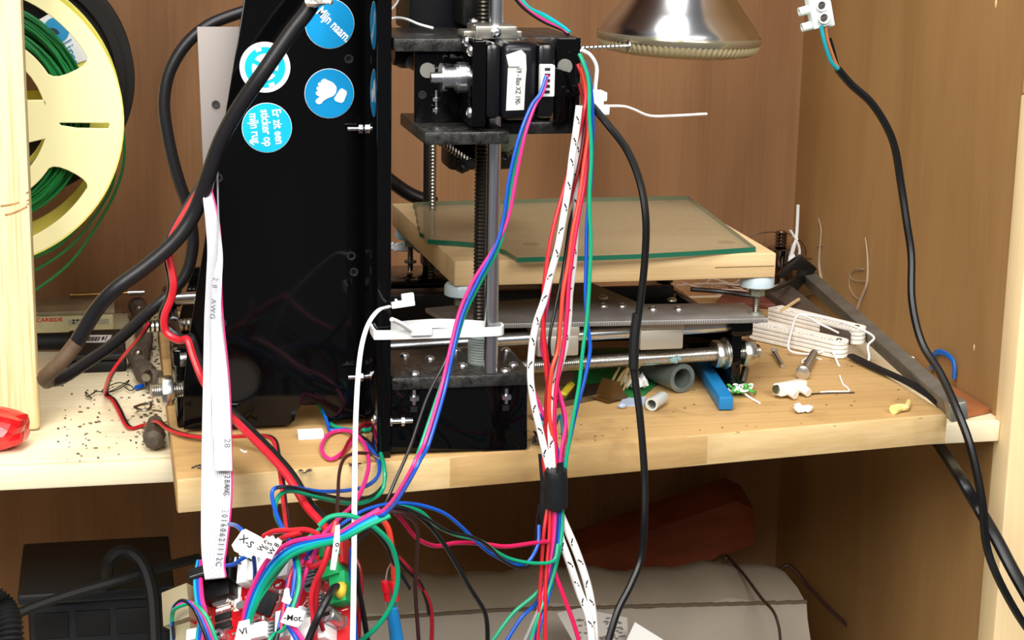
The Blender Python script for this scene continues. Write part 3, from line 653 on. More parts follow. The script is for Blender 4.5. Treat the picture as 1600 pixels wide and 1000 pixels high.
# =================================================================== cables at left
wc_ = mat('worn_cable', '#171619', .42, bump=.1)
bc = emp('power_cable', 'thick black cable looping down from the stickers with a brown taped bend', 'cable', P(80, 590, .05))
b = B(); tube(b, W3([(505, -60, .02), (488, 4, .02), (455, 50, .02), (410, 115, .02), (372, 170, .025), (345, 220, .03), (325, 275, .035), (305, 330, .04), (275, 375, .04), (230, 415, .04), (180, 452, .04), (150, 485, .045), (120, 535, .05)], None), .0044, n=12); obj('cable_run', b, wc_, bc)
b = B(); tube(b, W3([(120, 535, .05), (100, 560, .05), (80, 580, .052), (70, 590, .056), (74, 596, .062)], None), .0046, n=12); obj('taped_bend', b, mat('brown_tape', '#5b4632', .6, var=.4), bc, 'dirty brown taped bend')
b = B(); tube(b, W3([(74, 596, .062), (95, 592, .068), (130, 570, .085), (180, 535, .11), (230, 490, .135), (265, 460, .145), (290, 430, .145), (300, 395, .145), (301, 365, .145), (293, 320, .145), (282, 290, .145), (268, 240, .145), (258, 185, .145), (257, 150, .145), (266, 110, .145), (290, 70, .145), (325, 40, .145), (375, 20, .145), (430, 5, .145)], None), .0037, n=12); obj('cable_return', b, wc_, bc)
b = B(); p = P(494, 5, .012); ball(b, p, .0045, (1.4, .8, .6), jitter=.7); ball(b, p+Vector((.006, 0, .001)), .003, (1.2, .8, .6), jitter=.7); obj('foil_scrap', b, mat('foil', '#d8d4cc', .3, .7), None, 'crumpled silver foil scrap on the thick cable at top', 'foil')
tw = emp('twin_cable', 'thick red and black twin cable running behind the ribbon down to the circuit board', 'cable', P(300, 560, .03))
A1 = [(330, 265, .05), (310, 300, .05), (282, 345, .05), (267, 375, .05), (264, 400, .05), (271, 440, .045), (268, 465, .045), (257, 495, .045), (260, 520, .045), (280, 532, .04), (293, 531, .035), (303, 560, .03), (320, 600, .02), (345, 635, .0), (375, 665, -.03), (420, 710, -.055), (450, 745, -.07), (478, 790, -.085), (500, 815, -.10), (520, 838, -.12)]
A2 = [(x-5 if y < 500 else x+7, y-(0 if y < 500 else 4), z+.004) for x, y, z in A1]
wire('red_strand', None, 'red', A1, .0022, parent=tw); wire('black_strand', None, 'black', A2, .0020, parent=tw)
tw = emp('twin_wire', 'thin red and black wire wandering over the dusty shelf onto the board', 'wire', PZ(240, 665, -.018))
zsh = lambda px, py, z: tuple((px, py, PZ(px, py, z).y))
A1 = [(232, 505, .13), (215, 530, .135), (190, 560, .15), (170, 590, .16), zsh(164, 615, -.018), zsh(175, 625, -.018), zsh(184, 640, -.018), zsh(200, 668, -.018), zsh(225, 664, -.017), (245, 659, .10), (262, 671, .07), (290, 680, .05), (330, 684, .04), (400, 681, .02), (425, 687, -.01), (432, 710, -.03), (438, 745, -.06), (443, 790, -.09), (448, 830, -.12), (455, 870, -.14)]
wire('red_strand', None, 'red', A1, .0011, parent=tw); wire('black_strand', None, 'black', [(x+4, y-1, z+.0025) for x, y, z in A1], .0009, parent=tw)
# grey metal plate behind the panel
b = B(); q = [P(308, 42, .10), P(400, 42, .10), P(400, 300, .10), P(322, 300, .10)]; prism(b, q, (0, .0025, 0), bev=.0003)
gpz = emp('metal_plate', 'grey aluminium plate leaning behind the black side panel', 'metal plate', P(322, 300, .10))
q = [P(308, 42, .10), P(420, 42, .10), P(420, 640, .10), P(334, 640, .10)]; b.free(); b = B(); prism(b, q, (0, .0025, 0), bev=.0003); obj('plate', b, mat('grey_anodised', '#8d8580', .5, .3), gpz)
b = B(); lathe(b, P(337, 163, .0995), (0, -1, 0), [(0, .0024), (.0004, .0024), (.0004, .0014), (-.0002, .001)], n=18); obj('plate_hole', b, mat('hole_dark', '#3a3836', .5), gpz)

# =================================================================== ribbon cable
Lft = [(322, 262, .04), (317, 300, .035), (321, 345, .03), (324, 390, .025), (322, 440, .02), (319, 500, .01), (317, 600, -.01), (315, 700, -.04), (314, 780, -.07), (314, 850, -.10), (317, 885, -.115), (320, 905, -.122)]
Rgt = [(325, 262, .044), (331, 300, .038), (341, 345, .032), (345, 390, .027), (345, 440, .022), (348, 500, .008), (358, 600, -.014), (361, 700, -.042), (361, 780, -.072), (354, 850, -.102), (350, 880, -.117), (352, 902, -.124)]
rb = emp('ribbon_cable', 'flat white ribbon cable with one pink edge hanging in front of the black panel', 'cable', P(335, 905, -.12))
rbm = mat('ribbon_white', '#e8e8ea', .4)
def ribbon(L0, R0, n=15, mname=rbm, amp=.0005, th=.0008):
    Lp = spl(W3(L0), 6); Rp = spl(W3(R0), 6); b = B(); rs = []
    for i, (a, c_) in enumerate(zip(Lp, Rp)):
        t = (Lp[min(i+1, len(Lp)-1)]-Lp[max(i-1, 0)]).normalized(); nn = t.cross((c_-a)).normalized()
        fr_ = []; bk = []
        for j in range(n*4+1):
            s_ = j/(n*4); p = a.lerp(c_, s_); h = amp*abs(math.sin(math.pi*s_*n)); fr_.append(p+nn*(h)); bk.append(p-nn*(h+th*.3))
        rs.append(fr_+bk[::-1])
    rings(b, rs); b.faces.ensure_lookup_table(); K = len(rs[0])
    for i, f in enumerate(b.faces):
        j = i % K
        if j < n*4 and j % 4 in (0, 3) or (K//2 <= j < K//2+n*4 and (j-K//2) % 4 in (0, 3)): f.material_index = 1
    return b
rbm = [rbm, mat('ribbon_groove', '#b7b9c1', .5)]
obj('ribbon', ribbon(Lft, Rgt), rbm, rb)
E1 = [(x+.8, y, z-.0004) for x, y, z in Rgt]; wire('edge_strand', 'pink edge strand', 'pink', E1, .0005, parent=rb)
L2 = [(338, 262, .044), (340, 345, .029), (340, 400, .018), (332, 440, .013), (330, 500, .002), (330, 600, -.016), (334, 700, -.046), (336, 735, -.059)]
R2 = [(341, 262, .044), (343, 345, .029), (348, 400, .019), (347, 440, .014), (346, 500, .001), (357, 600, -.020), (362, 700, -.048), (363, 735, -.061)]
obj('folded_back_layer', ribbon(L2, R2, 8), rbm, rb)
def rtext(s, px0, py0, px1, py1, yy, size=.0044):
    b = B()
    a = P(px0, py0, yy[0]); c_ = P(px1, py1, yy[1]); n_ = len(s)
    for i, ch in enumerate(s):
        t = (i+.5)/n_; p = a.lerp(c_, t); d_ = (c_-a).normalized(); toC = (CAMP-p).normalized(); p = p+toC*.0022
        upv = (Vector((1, 0, .0)))
        text(b, ch, size, frame(p, d_, upv), sx=1.1)
    return b
pik = mat('faded_print', '#4a4b50', .7)
for a_ in (('28AWG', 355, 742, 353, 774, (-.055, -.070)), ('20160621112C', 352, 795, 341, 885, (-.076, -.117)), ('28', 355, 685, 355, 700, (-.056, -.058)), ('28 AWG', 337, 430, 331, 500, (.014, .002), .004)):
    obj('printed_marking', rtext(*a_), pik, rb, 'faded printed lettering')
# =================================================================== things on the shelf, left
S = -.0195
def zs(px, py, z=S): return PZ(px, py, z)
# carbide bit box
p = zs(62, 512); q = zs(196, 500)
cbx = emp('bit_box', 'dusty pale yellow plastic tool bit box behind the black charger on the shelf', 'box', zs(130, 508))
yb0 = .412; xl = -.34; xr = P(178, 505, yb0).x
b = B(); box(b, (xl, yb0, S), (xr, .462, S+.013), .0015); obj('tray', b, mat('aged_yellow_plastic', '#d9d3a4', .45, var=.15), cbx)
b = B(); box(b, (xl, yb0+.002, S+.0131), (xr+.001, .462, S+.0165), .0012); obj('lid', b, mat('dusty_lid', '#a3977a', .5, var=.35, vscale=50), cbx)
b = B(); p = P(75, 500, yb0); text(b, 'CARBIDE', .0042, VM((p.x+.001, yb0-.0002, p.z)), sx=1.15, bold=.0001); obj('carbide_lettering', b, mat('carbide_red', '#cf2f2c', .5), cbx, 'red lettering CARBIDE')
b = B(); p0 = P(107, 508, yb0); p1 = P(170, 498, yb0); box(b, (p0.x, yb0-.0004, p0.z), (p1.x, yb0, p1.z), 0); pt = obj('printed_panel', b, mat('panel_grey', '#b5b19c', .6), cbx)
b = B()
for i in range(2):
    for j in range(7):
        if R.random() > .15: x = p0.x+.003+j*.0028; z = p0.z+.0012+i*.0020; box(b, (x, yb0-.0006, z), (x+.0019, yb0-.0004, z+.0011))
obj('size_marks', b, ink, pt)
# black charger box
a = zs(104, 583); c_ = zs(195, 580); 
ps = emp('charger', 'black power supply box with a white barcode label and thick cord, on the shelf', 'charger', zs(150, 560))
b = B(); q = [zs(104, 583), zs(195, 581), zs(197, 513, S+.0125), zs(104, 517, S+.0125)]
yb, yt = (q[0].y+q[1].y)/2, q[2].y
X0, X1 = q[0].x, q[1].x
b = B(); box(b, (X0, yb, S), (X1+.0015, yt, S+.0076), .002); obj('lower_shell', b, blkm, ps)
b = B(); box(b, (X0+.0005, yb+.001, S+.0078), (X1+.001, yt-.001, S+.0128), .002); obj('upper_shell', b, mat('dusty_black', '#1d1c1c', .5, var=.4), ps)
b = B(); M0 = frame(PZ(153, 529, S+.0129), (1, -.12, 0), (.15, 1, 0)); box(b, (-.009, -.012, 0), (.009, .010, .0003), 0, M0); lbl = obj('barcode_label', b, paper, ps)
b = B()
for i in range(12): x = -.0075+i*.00075; box(b, (x, -.009, .0003), (x+.0003+.0002*(i % 3), .0035, .0005), 0, M0)
box(b, (.003, -.006, .0003), (.0045, .004, .0005), 0, M0); box(b, (.0055, -.008, .0003), (.0062, .007, .0005), 0, M0); obj('barcode', b, ink, lbl)
b = B(); tube(b, [Vector((X0+.002, yb+.065, S+.0075)), Vector((X0-.02, yb+.067, S+.0075)), Vector((X0-.06, yb+.07, S+.0075))], .0062, n=14); obj('cord', b, blkm, ps)
# brush / pen behind
b = B(); p0 = P(118, 472, .455); p1 = P(226, 473, .455); cyl(b, (p0.x, .455, S+.020), (p1.x-.012, .455, S+.0205), .0016, n=10); cyl(b, (p1.x-.013, .455, S+.0205), (p1.x, .455, S+.0205), .0022, mi=1, n=12); cyl(b, (p0.x-.004, .455, S+.020), (p0.x, .455, S+.020), .0025, .0016, n=10, mi=0)
pen = emp('pen', 'thin brass pen lying across the bit box against the back wall', 'pen', (p0.x, .455, S+.017)); obj('barrel', b, [mat('brass', '#b08d4f', .35, .8), zinc], pen)
# oily clamp pieces
rus = mat('dusty_iron', '#5e554b', .6, .3, bump=.5, bscale=120, var=.4, vscale=90)
ck = emp('clamp_tool', 'dusty dark metal vice grip tool lying beside the charger left of the printer', 'tool', zs(218, 560))
b = B(); T = [(215, 478), (222, 500), (226, 530), (222, 552), (218, 562)]
tube(b, [PZ(x, y, S+.008) for x, y in T], .0065, n=10, rfun=lambda t: .0075-.0025*t); obj('handle', b, rus, ck)
b = B()
tube(b, [PZ(x, y, S+.008) for x, y in ((214, 552), (219, 568), (228, 584), (238, 596), (246, 588))], .006, n=9, rfun=lambda t: .0065+.0015*math.sin(t*17))
obj('jaw', b, rus, ck)
for x, y in ((216, 552), (217, 482)):
    b = B(); ball(b, PZ(x, y, S+.014), .0033); obj('rivet', b, steeld, ck)
b = B(); cyl(b, PZ(228, 590, S+.012), PZ(232, 584, S+.013), .003, n=12); obj('pivot', b, steeld, ck)
dk = emp('drill_chuck', 'short dusty dark metal key lying on the shelf at the left board corner', 'tool', zs(240, 670))
b = B(); lathe(b, PZ(240, 690, S+.0075), PZ(246, 622, S+.0075)-PZ(240, 690, S+.0075), [(0, .003), (.003, .0062), (.014, .0072), (.016, .0062), (.022, .0062), (.038, .0055), (.045, .0040), (.050, .0020)], n=8); obj('body', b, rus, dk)
b = B(); pts = [PZ(x, y, S+.004) for x, y in ((210, 636), (222, 632), (236, 631), (232, 640), (218, 640), (210, 636))]; tube(b, pts, .0009); obj('ring', b, steeld, dk)
# blue lead piece and thin black wire
b = B(); z = S+.002; tube(b, [PZ(x, y, z) for x, y in ((143, 623), (134, 612), (137, 620), (150, 612), (170, 612), (190, 602), (202, 594), (195, 602), (175, 612), (160, 612), (165, 606), (185, 598), (203, 602), (209, 608), (203, 610), (195, 605))], .0004); obj('wire', b, wm('black'), None, 'tangle of hair-thin black wire on the pale shelf below the thick cable', 'wire')
b = B(); cyl(b, PZ(212, 606, S+.002), PZ(223, 603, S+.002), .0016, n=10); obj('wire_end', b, wm('blue'), None, 'tiny blue plastic wire end on the shelf beside the dark clamp tool', 'wire end')
# red crumpled thing
b = B(); c_ = zs(10, 705); t = bmesh.new(); bmesh.ops.create_icosphere(t, subdivisions=3, radius=1)
for v in t.verts:
    n_ = math.sin(v.co.x*5+1)*math.cos(v.co.z*6)*.09+math.sin(v.co.y*7)*.06
    v.co = Vector((v.co.x*.022*(1+n_), v.co.y*.018*(1+n_), v.co.z*.0125*(1+n_)))+Vector((c_.x-.008, c_.y+.008, S+.0118))
merge(b, t); kn = obj('knob', b, mat('glossy_red_plastic', '#c9151b', .25, bump=.3, bscale=60, coat=.4), None, 'glossy red lobed lump at the shelf edge before the pine post', 'red knob', smooth=False)
# dust and swarf
b = B()
for i in range(420):
    x = R.gauss(238, 14) if R.random() < .7 else R.uniform(90, 262); y = R.uniform(470, 700) if x > 190 else R.uniform(590, 720)
    if x > 262: continue
    p = PZ(x, y, S+.0002); r_ = R.uniform(.0002, .0009); ball(b, p, r_, (R.uniform(.6, 2.4), R.uniform(.6, 2.2), .5), sub=1)
obj('sawdust', b, mat('grey_swarf', '#5c5244', .8), None, 'grey swarf and sawdust scattered on the shelf left of the board', 'sawdust', kind='stuff')
b = B()
for i in range(150):
    x = R.uniform(560, 1440); y = R.uniform(560, 690) if x > 840 else R.uniform(655, 700)
    p = PZ(x, y, .0003)
    if not (-.2 < p.x < .265 and p.y > .01): continue
    ball(b, p, R.uniform(.0002, .0006), (R.uniform(.6, 2.5), R.uniform(.6, 2), .4), sub=1)
obj('crumbs', b, mat('dark_crumb', '#6b5334', .8), None, 'tiny crumbs scattered over the wooden printer board', 'crumbs', kind='stuff')

# =================================================================== things on the board, right
def bz(px, py, z=.0002): return PZ(px, py, z)
# blue bar
a0 = bz(1134, 642); a1 = bz(1075, 548); dr = (a1-a0); M0 = frame(a0, dr, (-dr.y, dr.x, 0))
b = B(); box(b, (0, -.0045, .0005), (dr.length, .0045, .0092), .0008, M0); obj('blue_bar', b, mat('blue_paint', '#1673ac', .4), None, 'square blue painted bar lying under the right end of the printer', 'bar')
# pipe
a0 = P(1066, 600, bz(1064, 614).y); a0.z = .0100; a1 = PZ(1020, 572, .0100); dr = (a1-a0).normalized()
b = B(); lathe(b, a0, dr, [(0, .0065), (0, .0095), (.055, .0095), (.055, .0065), (0, .0065)], n=36, cap=False); obj('pipe', b, mat('galvanised_pipe', '#77807b', .5, .5, bump=.2, var=.25), None, 'short grey steel pipe end beside the blue bar under the printer', 'pipe')
b = B()
for i in range(7): ball(b, P(1045+R.random()*16, 558+R.random()*8, .10), .0016, jitter=.8)
obj('grit', b, mat('blue_grey_grit', '#8fb0b4', .6), None, 'bluish grit lump between the pipe and the threaded rod', 'grit')
# binder clip
bcx = emp('binder_clip', 'bronze binder clip lying open under the printer beside the thin cables', 'clip', bz(965, 625))
bz_ = mat('bronze_metal', '#7a5a32', .35, .8)
M0 = frame(bz(966, 628)+Vector((0, 0, .001)), (.75, .45, 0), (-.5, .8, 0)) @ Matrix.Scale(.78, 4)
b = B(); sec = [(-.008, .0005), (.008, .0005), (.0012, .016), (-.0012, .016)]
s2 = [(-.008, 0), (-.0078, 0), (0, .0155), (.0078, 0), (.008, 0), (.0013, .0165), (-.0013, .0165)]
t = B(); prism(t, [(x, 0, z) for x, z in [(-.010, 0), (.010, 0), (.0095, .0007), (.0006, .0155), (-.0006, .0155), (-.0095, .0007)]], (0, .018, 0)); merge(b, t, M0)
cyl(b, M0 @ Vector((-.010, 0, .001)), M0 @ Vector((-.010, .018, .001)), .0013, n=12); cyl(b, M0 @ Vector((.010, 0, .001)), M0 @ Vector((.010, .018, .001)), .0013, n=12)
obj('clip_body', b, bz_, bcx)
for s_ in ((952, 618), (966, 622)):
    b = B(); y0_ = bz(*s_).y
    pts = W3([(s_[0], s_[1], y0_-.003), (s_[0]+22, s_[1]-38, y0_), (s_[0]+34, s_[1]-52, y0_), (s_[0]+38, s_[1]-60, y0_), (s_[0]+28, s_[1]-64, y0_+.003), (s_[0]+16, s_[1]-46, y0_+.002), (s_[0]-4, s_[1]-4, y0_)]); tube(b, pts, .0010); obj('wire_handle', b, mat('pale_brass', '#c7ab74', .3, .9), bcx)
# green card
b = B(); q = [bz(880, 618, .0004), bz(1000, 624, .0004), bz(1045, 585, .0004), bz(1042, 545, .0004), bz(890, 545, .0004)]; prism(b, q, (0, 0, .0008)); obj('green_card', b, mat('green_card', '#1c7a35', .6, var=.3, vscale=100), None, 'flat green card lying on the board beneath the printer', 'card')
b = B(); q = [bz(857, 640, .0004), bz(945, 622, .0004), bz(940, 606, .0004), bz(885, 612, .0004)]; prism(b, q, (0, 0, .0035)); obj('metal_strip', b, steeld, None, 'dull metal strip on the board left of the binder clip', 'metal strip')
b = B()
for i in range(14): ball(b, bz(990+R.uniform(-16, 16), 592+R.uniform(-8, 8), .004+R.random()*.004), .0035, jitter=.8, sub=1)
obj('tissue', b, white, None, 'white crumpled tissue under the printer beside the binder clip', 'tissue', smooth=False)
b = B(); cyl(b, bz(879, 618, .0035), bz(892, 602, .0035), .0028, n=16); obj('tube_piece', b, mat('yellow_tube', '#e8cf3a', .4), None, 'short yellow tube piece behind the striped white wires', 'tube')
b = B(); a0 = bz(1018, 632, .0045); a1 = bz(1046, 614, .0045); lathe(b, a0, a1-a0, [(.002, .0030), (0, .0030), (0, .0042), (.018, .0042), (.020, .0036), (.020, 0)], n=20, cap=False); obj('end_plug', b, mat('clear_cap', '#cfd2cc', .2, alpha=1, spec=.7), None, 'clear greyish plastic cap lying before the grey pipe', 'cap')
b = B(); q = [bz(968, 634), bz(1006, 636), bz(1010, 622), bz(975, 620)]; prism(b, q, (0, 0, .001)); ball(b, bz(972, 634, .0018), .0020, (1.5, 1, .9)); obj('plastic_scrap', b, mat('pale_blue_scrap', '#a9b7cf', .4), None, 'pale blue plastic scrap on the board between clip and clear cap', 'scrap')
b = B(); q = [bz(855, 606), bz(895, 600), bz(898, 590), bz(868, 590)]; prism(b, q, (0, 0, .004)); obj('cardboard_scrap', b, mat('brown_card', '#6c4f3a', .8), None, 'brown card scrap on the board behind the striped wires', 'scrap')
# green/white twist
b = B()
pts = [bz(1145+12*math.cos(i*.9)+i*1.1, 607+6*math.sin(i*1.3), .003+.002*math.sin(i*2)) for i in range(22)]; tube(b, pts, .0009)
tw = emp('twisted_scrap', 'knot of green and white striped thread beside the black end plate', 'scrap', bz(1160, 612)); obj('green_thread', b, mat('lime_thread', '#4fb04a', .5), tw)
b = B(); pts = [bz(1150+13*math.cos(i*1.1+1)+i*.8, 606+6*math.sin(i*1.5), .0035+.002*math.cos(i*2)) for i in range(20)]+[bz(1170, 620, .001), bz(1187, 630, .001)]; tube(b, pts, .0007); obj('white_thread', b, white, tw)
b = B(); cyl(b, bz(1160, 598, .004), bz(1165, 575, .012), .0026, n=14); obj('roll_pin', b, steeld, None, 'small steel roll pin leaning at the foot of the black end plate', 'pin')
# white rectangle block on board left
b = B(); p = bz(485, 684); box(b, (p.x-.0075, p.y-.004, .0001), (p.x+.0075, p.y+.004, .0048), .0004); obj('white_block', b, white, None, 'small white rectangular block on the board below the black panel', 'block')
b = B(); tube(b, [bz(x, y, .0008) for x, y in ((397, 692), (402, 696), (409, 694), (411, 690))], .0008); obj('yellow_scrap', b, mat('yellow_scrap', '#e0d23a', .5), None, 'tiny yellow curl on the board between ribbon and red cable', 'scrap')
b = B(); tube(b, [bz(x, y, .0006) for x, y in ((376, 703), (381, 706), (386, 706))], .0006); obj('white_scrap', b, white, None, 'tiny white sliver on the board right beside the ribbon', 'scrap')
# ink stain on board
b = B()
for cx_, cy_, sx_, sy_ in ((476, 736, .0075, .0045), (552, 725, .006, .006), (310, 730, .004, .003)):
    for i in range(9): ball(b, bz(cx_+R.gauss(0, 5), cy_+R.gauss(0, 2), .00005), .0006+R.random()*.0009, (1.6, 1.2, .12), sub=1)
obj('burn_mark', b, mat('charred_wood', '#3f372e', .9), bb)
# short screw, bolt, terminal piece
def screw(nm, a, b_, r, label):
    e = emp(nm, label, nm.split('_')[-1], a-Vector((0, 0, r))); q = B(); thread(q, a, b_, r, .0012, .0004, n=10); obj('shank', q, zinc, e); q = B(); lathe(q, a, (a-b_), [(-.0005, r*.6), (0, r*1.8), (.0014, r*1.7), (.002, r*1.0)], n=16); obj('head', q, zinc, e); return e
screw('machine_screw', bz(1210, 550, .003), bz(1223, 572, .0018), .0016, 'small chrome screw lying on the board left of the white folding rule')
bt = screw('bolt', bz(1255, 582, .0045), bz(1272, 552, .0045), .0028, 'steel bolt lying before the folding rule under the white wire')
cl = mat('milky_plastic', '#e8e6dc', .3)
ts = emp('terminal_piece', 'small milky terminal block lying on the board beside the steel bolt', 'terminal block', bz(1235, 618))
b = B(); a0 = bz(1214, 608, .0065); a1 = bz(1255, 600, .0065); M0 = frame(a0, a1-a0, Vector((0, 1, 0))); L_ = (a1-a0).length
box(b, (0, -.004, -.0045), (L_, .004, .0030), .001, M0); obj('housing', b, cl, ts)
for t_ in (.3, .8):
    b = B(); cyl(b, M0 @ Vector((L_*t_, -.003, -.001)), M0 @ Vector((L_*t_, -.0100, -.003)), .0031, .0027, n=16); obj('wire_sleeve', b, cl, ts)
b = B(); cyl(b, M0 @ Vector((.001, 0, 0)), M0 @ Vector((-.0015, 0, 0)), .0028, n=14); obj('brass_end', b, steeld, ts)
b = B()
for i in range(5): ball(b, bz(1256+R.uniform(-9, 9), 637+R.uniform(-3, 3), .0026), .0028, (1.3, 1, .8), jitter=.7, sub=1)
obj('wax_crumb', b, cl, None, 'crumpled translucent scrap in front of the small terminal block', 'scrap', smooth=False)
b = B(); tube(b, [bz(x, y, .003) for x, y in ((1396, 640), (1406, 637), (1416, 636), (1420, 627))], .0024, rfun=lambda t: .0032-.0018*t); obj('yellow_crumb', b, mat('wax_yellow', '#efd98a', .45), None, 'pale yellow wax piece near the right front corner of the board', 'scrap')
# folding rule
fr_ = emp('folding_rule', 'white folding ruler folded up on the board beside the grey steel bar', 'ruler', bz(1250, 540))
rw = mat('ruler_white', '#f3efe4', .4, var=.08, vscale=150); rd = mat('ruler_gap', '#2a2522', .7)
def leaf(pa, pb, z0, n, w, nm):
    a0 = PZ(*pa, z0); a1 = PZ(*pb, z0); M0 = frame(a0, a1-a0, (-(a1-a0).y, (a1-a0).x, 0)); L_ = (a1-a0).length
    for i in range(n):
        b = B(); lp = [(0, 0), (L_-w/2, 0)]+[(L_-w/2+w/2*math.cos(t), w/2+w/2*math.sin(t)) for t in [-math.pi/2+math.pi*j/10 for j in range(1, 10)]]+[(L_-w/2, w), (0, w)]
        sheet(b, [lp], .0028, M0 @ Matrix.Translation((0, 0, .0015+i*.0031)), .0003); lf = obj('rule_segment', b, rw, fr_)
        if i:
            b = B(); sheet(b, [lp], .0005, M0 @ Matrix.Translation((0, 0, -.00005+i*.0031))); obj('leaf_gap', b, rd, fr_)
        if i == n-1:
            b = B(); lathe(b, M0 @ Vector((L_-w*.45, w/2, .0015+i*.0031+.0014)), (0, 0, 1), [(0, .0022), (.0006, .0018)], n=16); obj('rivet', b, steeld, lf)
            b = B()
            for j in range(28): box(b, (.004+j*.0032, .0002, .0014+i*.0031+.0014), (.0042+j*.0032, .002+.0025*(j % 5 == 0), .0014+i*.0031+.0017), 0, M0)
            obj('scale_ticks', b, ink, lf, kind='stuff')
leaf((1172, 530), (1312, 562), .0004, 4, .014, 'a'); leaf((1200, 505), (1338, 540), .0004, 4, .014, 'b')
# white wire over the rule
wire('wire', 'stiff white wire bent in loops over the folding rule', 'white', [(1310, 520, .21), (1285, 508, .21), (1248, 492, .23), (1236, 520, .205), (1232, 545, .19), (1248, 552, .187), (1270, 553, .187), (1298, 548, .18), (1310, 570, .16), (1318, 580, .15), (1332, 578, .15), (1300, 572, .165), (1254, 567, .17), (1270, 558, .18), (1300, 570, .17), (1335, 576, .16), (1357, 563, .165), (1356, 540, .18), (1365, 526, .19), (1330, 508, .21), (1290, 497, .225), (1250, 490, .235)], .0008, k=5)
wire('wire', 'thin white wire tail lying across the grey steel bar', 'white', [(1365, 526, .20), (1395, 545, .17), (1408, 553, .16), (1428, 559, .15)], .0006)
b = B(); tube(b, [bz(x, y, .0005) for x, y in ((1282, 613), (1300, 612), (1318, 612), (1327, 611), (1322, 604), (1317, 600), (1312, 587))], .0006); obj('wire', b, white, None, 'short bent white wire end on the bare board at right', 'wire')
b = B(); tube(b, [bz(x, y, .0008) for x, y in ((1258, 616), (1290, 614), (1335, 613))], .0009, flat=.4); obj('shaving', b, steeld, None, 'thin grey metal shaving on the board right of the small terminal block', 'shaving')
# metal bar
a0 = PZ(1500, 660, -.002); a1 = PZ(1266, 447, .0005); dr = (a1-a0); M0 = frame(a0, dr, (-dr.y, dr.x, 0)); M0 = M0 @ Matrix.Rotation(math.radians(-12), 4, 'X')
b = B(); box(b, (0, -.0050, -.001), (dr.length, .0050, .0095), .0007, M0 @ Matrix.Translation((0, 0, .0025)))
sb = emp('steel_bar', 'long grey square steel bar lying along the right edge of the board', 'bar', a0); obj('bar', b, mat('dark_steel_bar', '#807c72', .5, .55, bump=.3, bscale=250, var=.3, vscale=40), sb)
b = B(); box(b, (-.0006, -.0056, -.0014), (.010, .0056, .0105), .0006, M0 @ Matrix.Translation((0, 0, .0025))); obj('bright_end', b, mat('bright_steel_end', '#a3a39b', .4, .8, bump=.3), sb, 'shiny sawn end of the bar')
b = B(); tube(b, [bz(x, y, .003) for x, y in ((1330, 556), (1370, 575), (1420, 598), (1468, 628))], .0035, flat=.5); obj('shade_strip', b, blkm, None, 'black strip standing in for the shade under the grey steel bar', 'strip')  # dark strip paints the shaded side below the bar
# copper plate and brown plates
b = B(); zc_ = S+.0035; q = [PZ(1500, 648, zc_), PZ(1559, 637, zc_), PZ(1442, 545, zc_), PZ(1395, 555, zc_)]
prism(b, [(min(p.x, RW-.0015), p.y, S) for p in q], (0, 0, .0035), bev=.0005); obj('copper_plate', b, mat('copper_laminate', '#a5673f', .35, .25, var=.25, vscale=25), None, 'brown copper clad plate lying between steel bar and side wall', 'plate')
b = B(); tube(b, [Vector((RW-.003, P(x, y, .2).y*0+yy, z)) for x, y, yy, z in ((0, 0, .185, -.012), (0, 0, .180, .0005), (0, 0, .163, .004), (0, 0, .150, .001), (0, 0, .148, -.010))], .0022, flat=.6, k=3); obj('blue_strap', b, mat('blue_strap', '#1360b5', .5), None, 'bent blue plastic strap against the side wall behind the copper plate', 'strap')
b = B(); q = [bz(1195, 452, .010), bz(1262, 500, .010), bz(1330, 520, .010), bz(1225, 437, .010)]; prism(b, [(p.x, p.y, .0004) for p in q], (0, 0, .0095), bev=.0006); obj('hardboard', b, mat('dark_hardboard', '#4f443c', .6, var=.2), None, 'dark brown flat panel lying behind the folding rule', 'panel')
b = B(); q = [bz(1120, 470, .004), bz(1238, 478, .004), bz(1228, 448, .004), bz(1140, 448, .004)]; prism(b, [(p.x, p.y, .0004) for p in q], (0, 0, .004), bev=.0005); obj('red_brown_sheet', b, mat('red_brown_laminate', '#6f3a2c', .4, var=.3), None, 'reddish brown sheet under the right end of the print bed', 'sheet')
b = B(); tube(b, [bz(1222, 485, .013), bz(1248, 468, .013)], .0014, smooth=False); obj('stick', b, bedm, None, 'thin wood splinter lying on the dark brown panel', 'splinter')
# chrome cylinder, black bracket, white tie
cc = PZ(1218, 440, S); cc = Vector((min(.312, cc.x), .438, S)); 
cc = P(1217, 440, .445); 
ch = emp('metal_post', 'chrome cylinder with a ringed stem standing in the back corner behind the bed', 'metal part', (cc.x, .445, S))
chm = mat('dark_chrome', '#8f867c', .12, 1.0); zt0 = P(1217, 386, .445).z
b = B(); lathe(b, (cc.x, .445, S), (0, 0, 1), [(0, .0115), (zt0-S-.001, .0115), (zt0-S, .0105)], n=32); obj('cylinder', b, chm, ch)
b = B(); h = P(1217, 361, .445).z-zt0; lathe(b, (cc.x, .445, zt0), (0, 0, 1), [(0, .0038)]+[(h*(i+.5*s_)/5+.001, .0055 if (s_ == 0) else .0042) for i in range(5) for s_ in (0, 1)]+[(h, .004)], n=24); obj('ringed_stem', b, chm, ch)
b = B(); yq = .40; q = [P(1252, 400, yq), P(1277, 420, yq), P(1246, 455, yq), P(1228, 446, yq), P(1247, 432, yq), P(1250, 424, yq), P(1240, 422, yq), P(1222, 436, yq), P(1216, 432, yq), P(1232, 414, yq)]
prism(b, q, (.002, .010, 0), bev=.0004); bk = obj('bracket', b, blk, None, 'black plastic bracket tilted against the chrome cylinder', 'bracket')
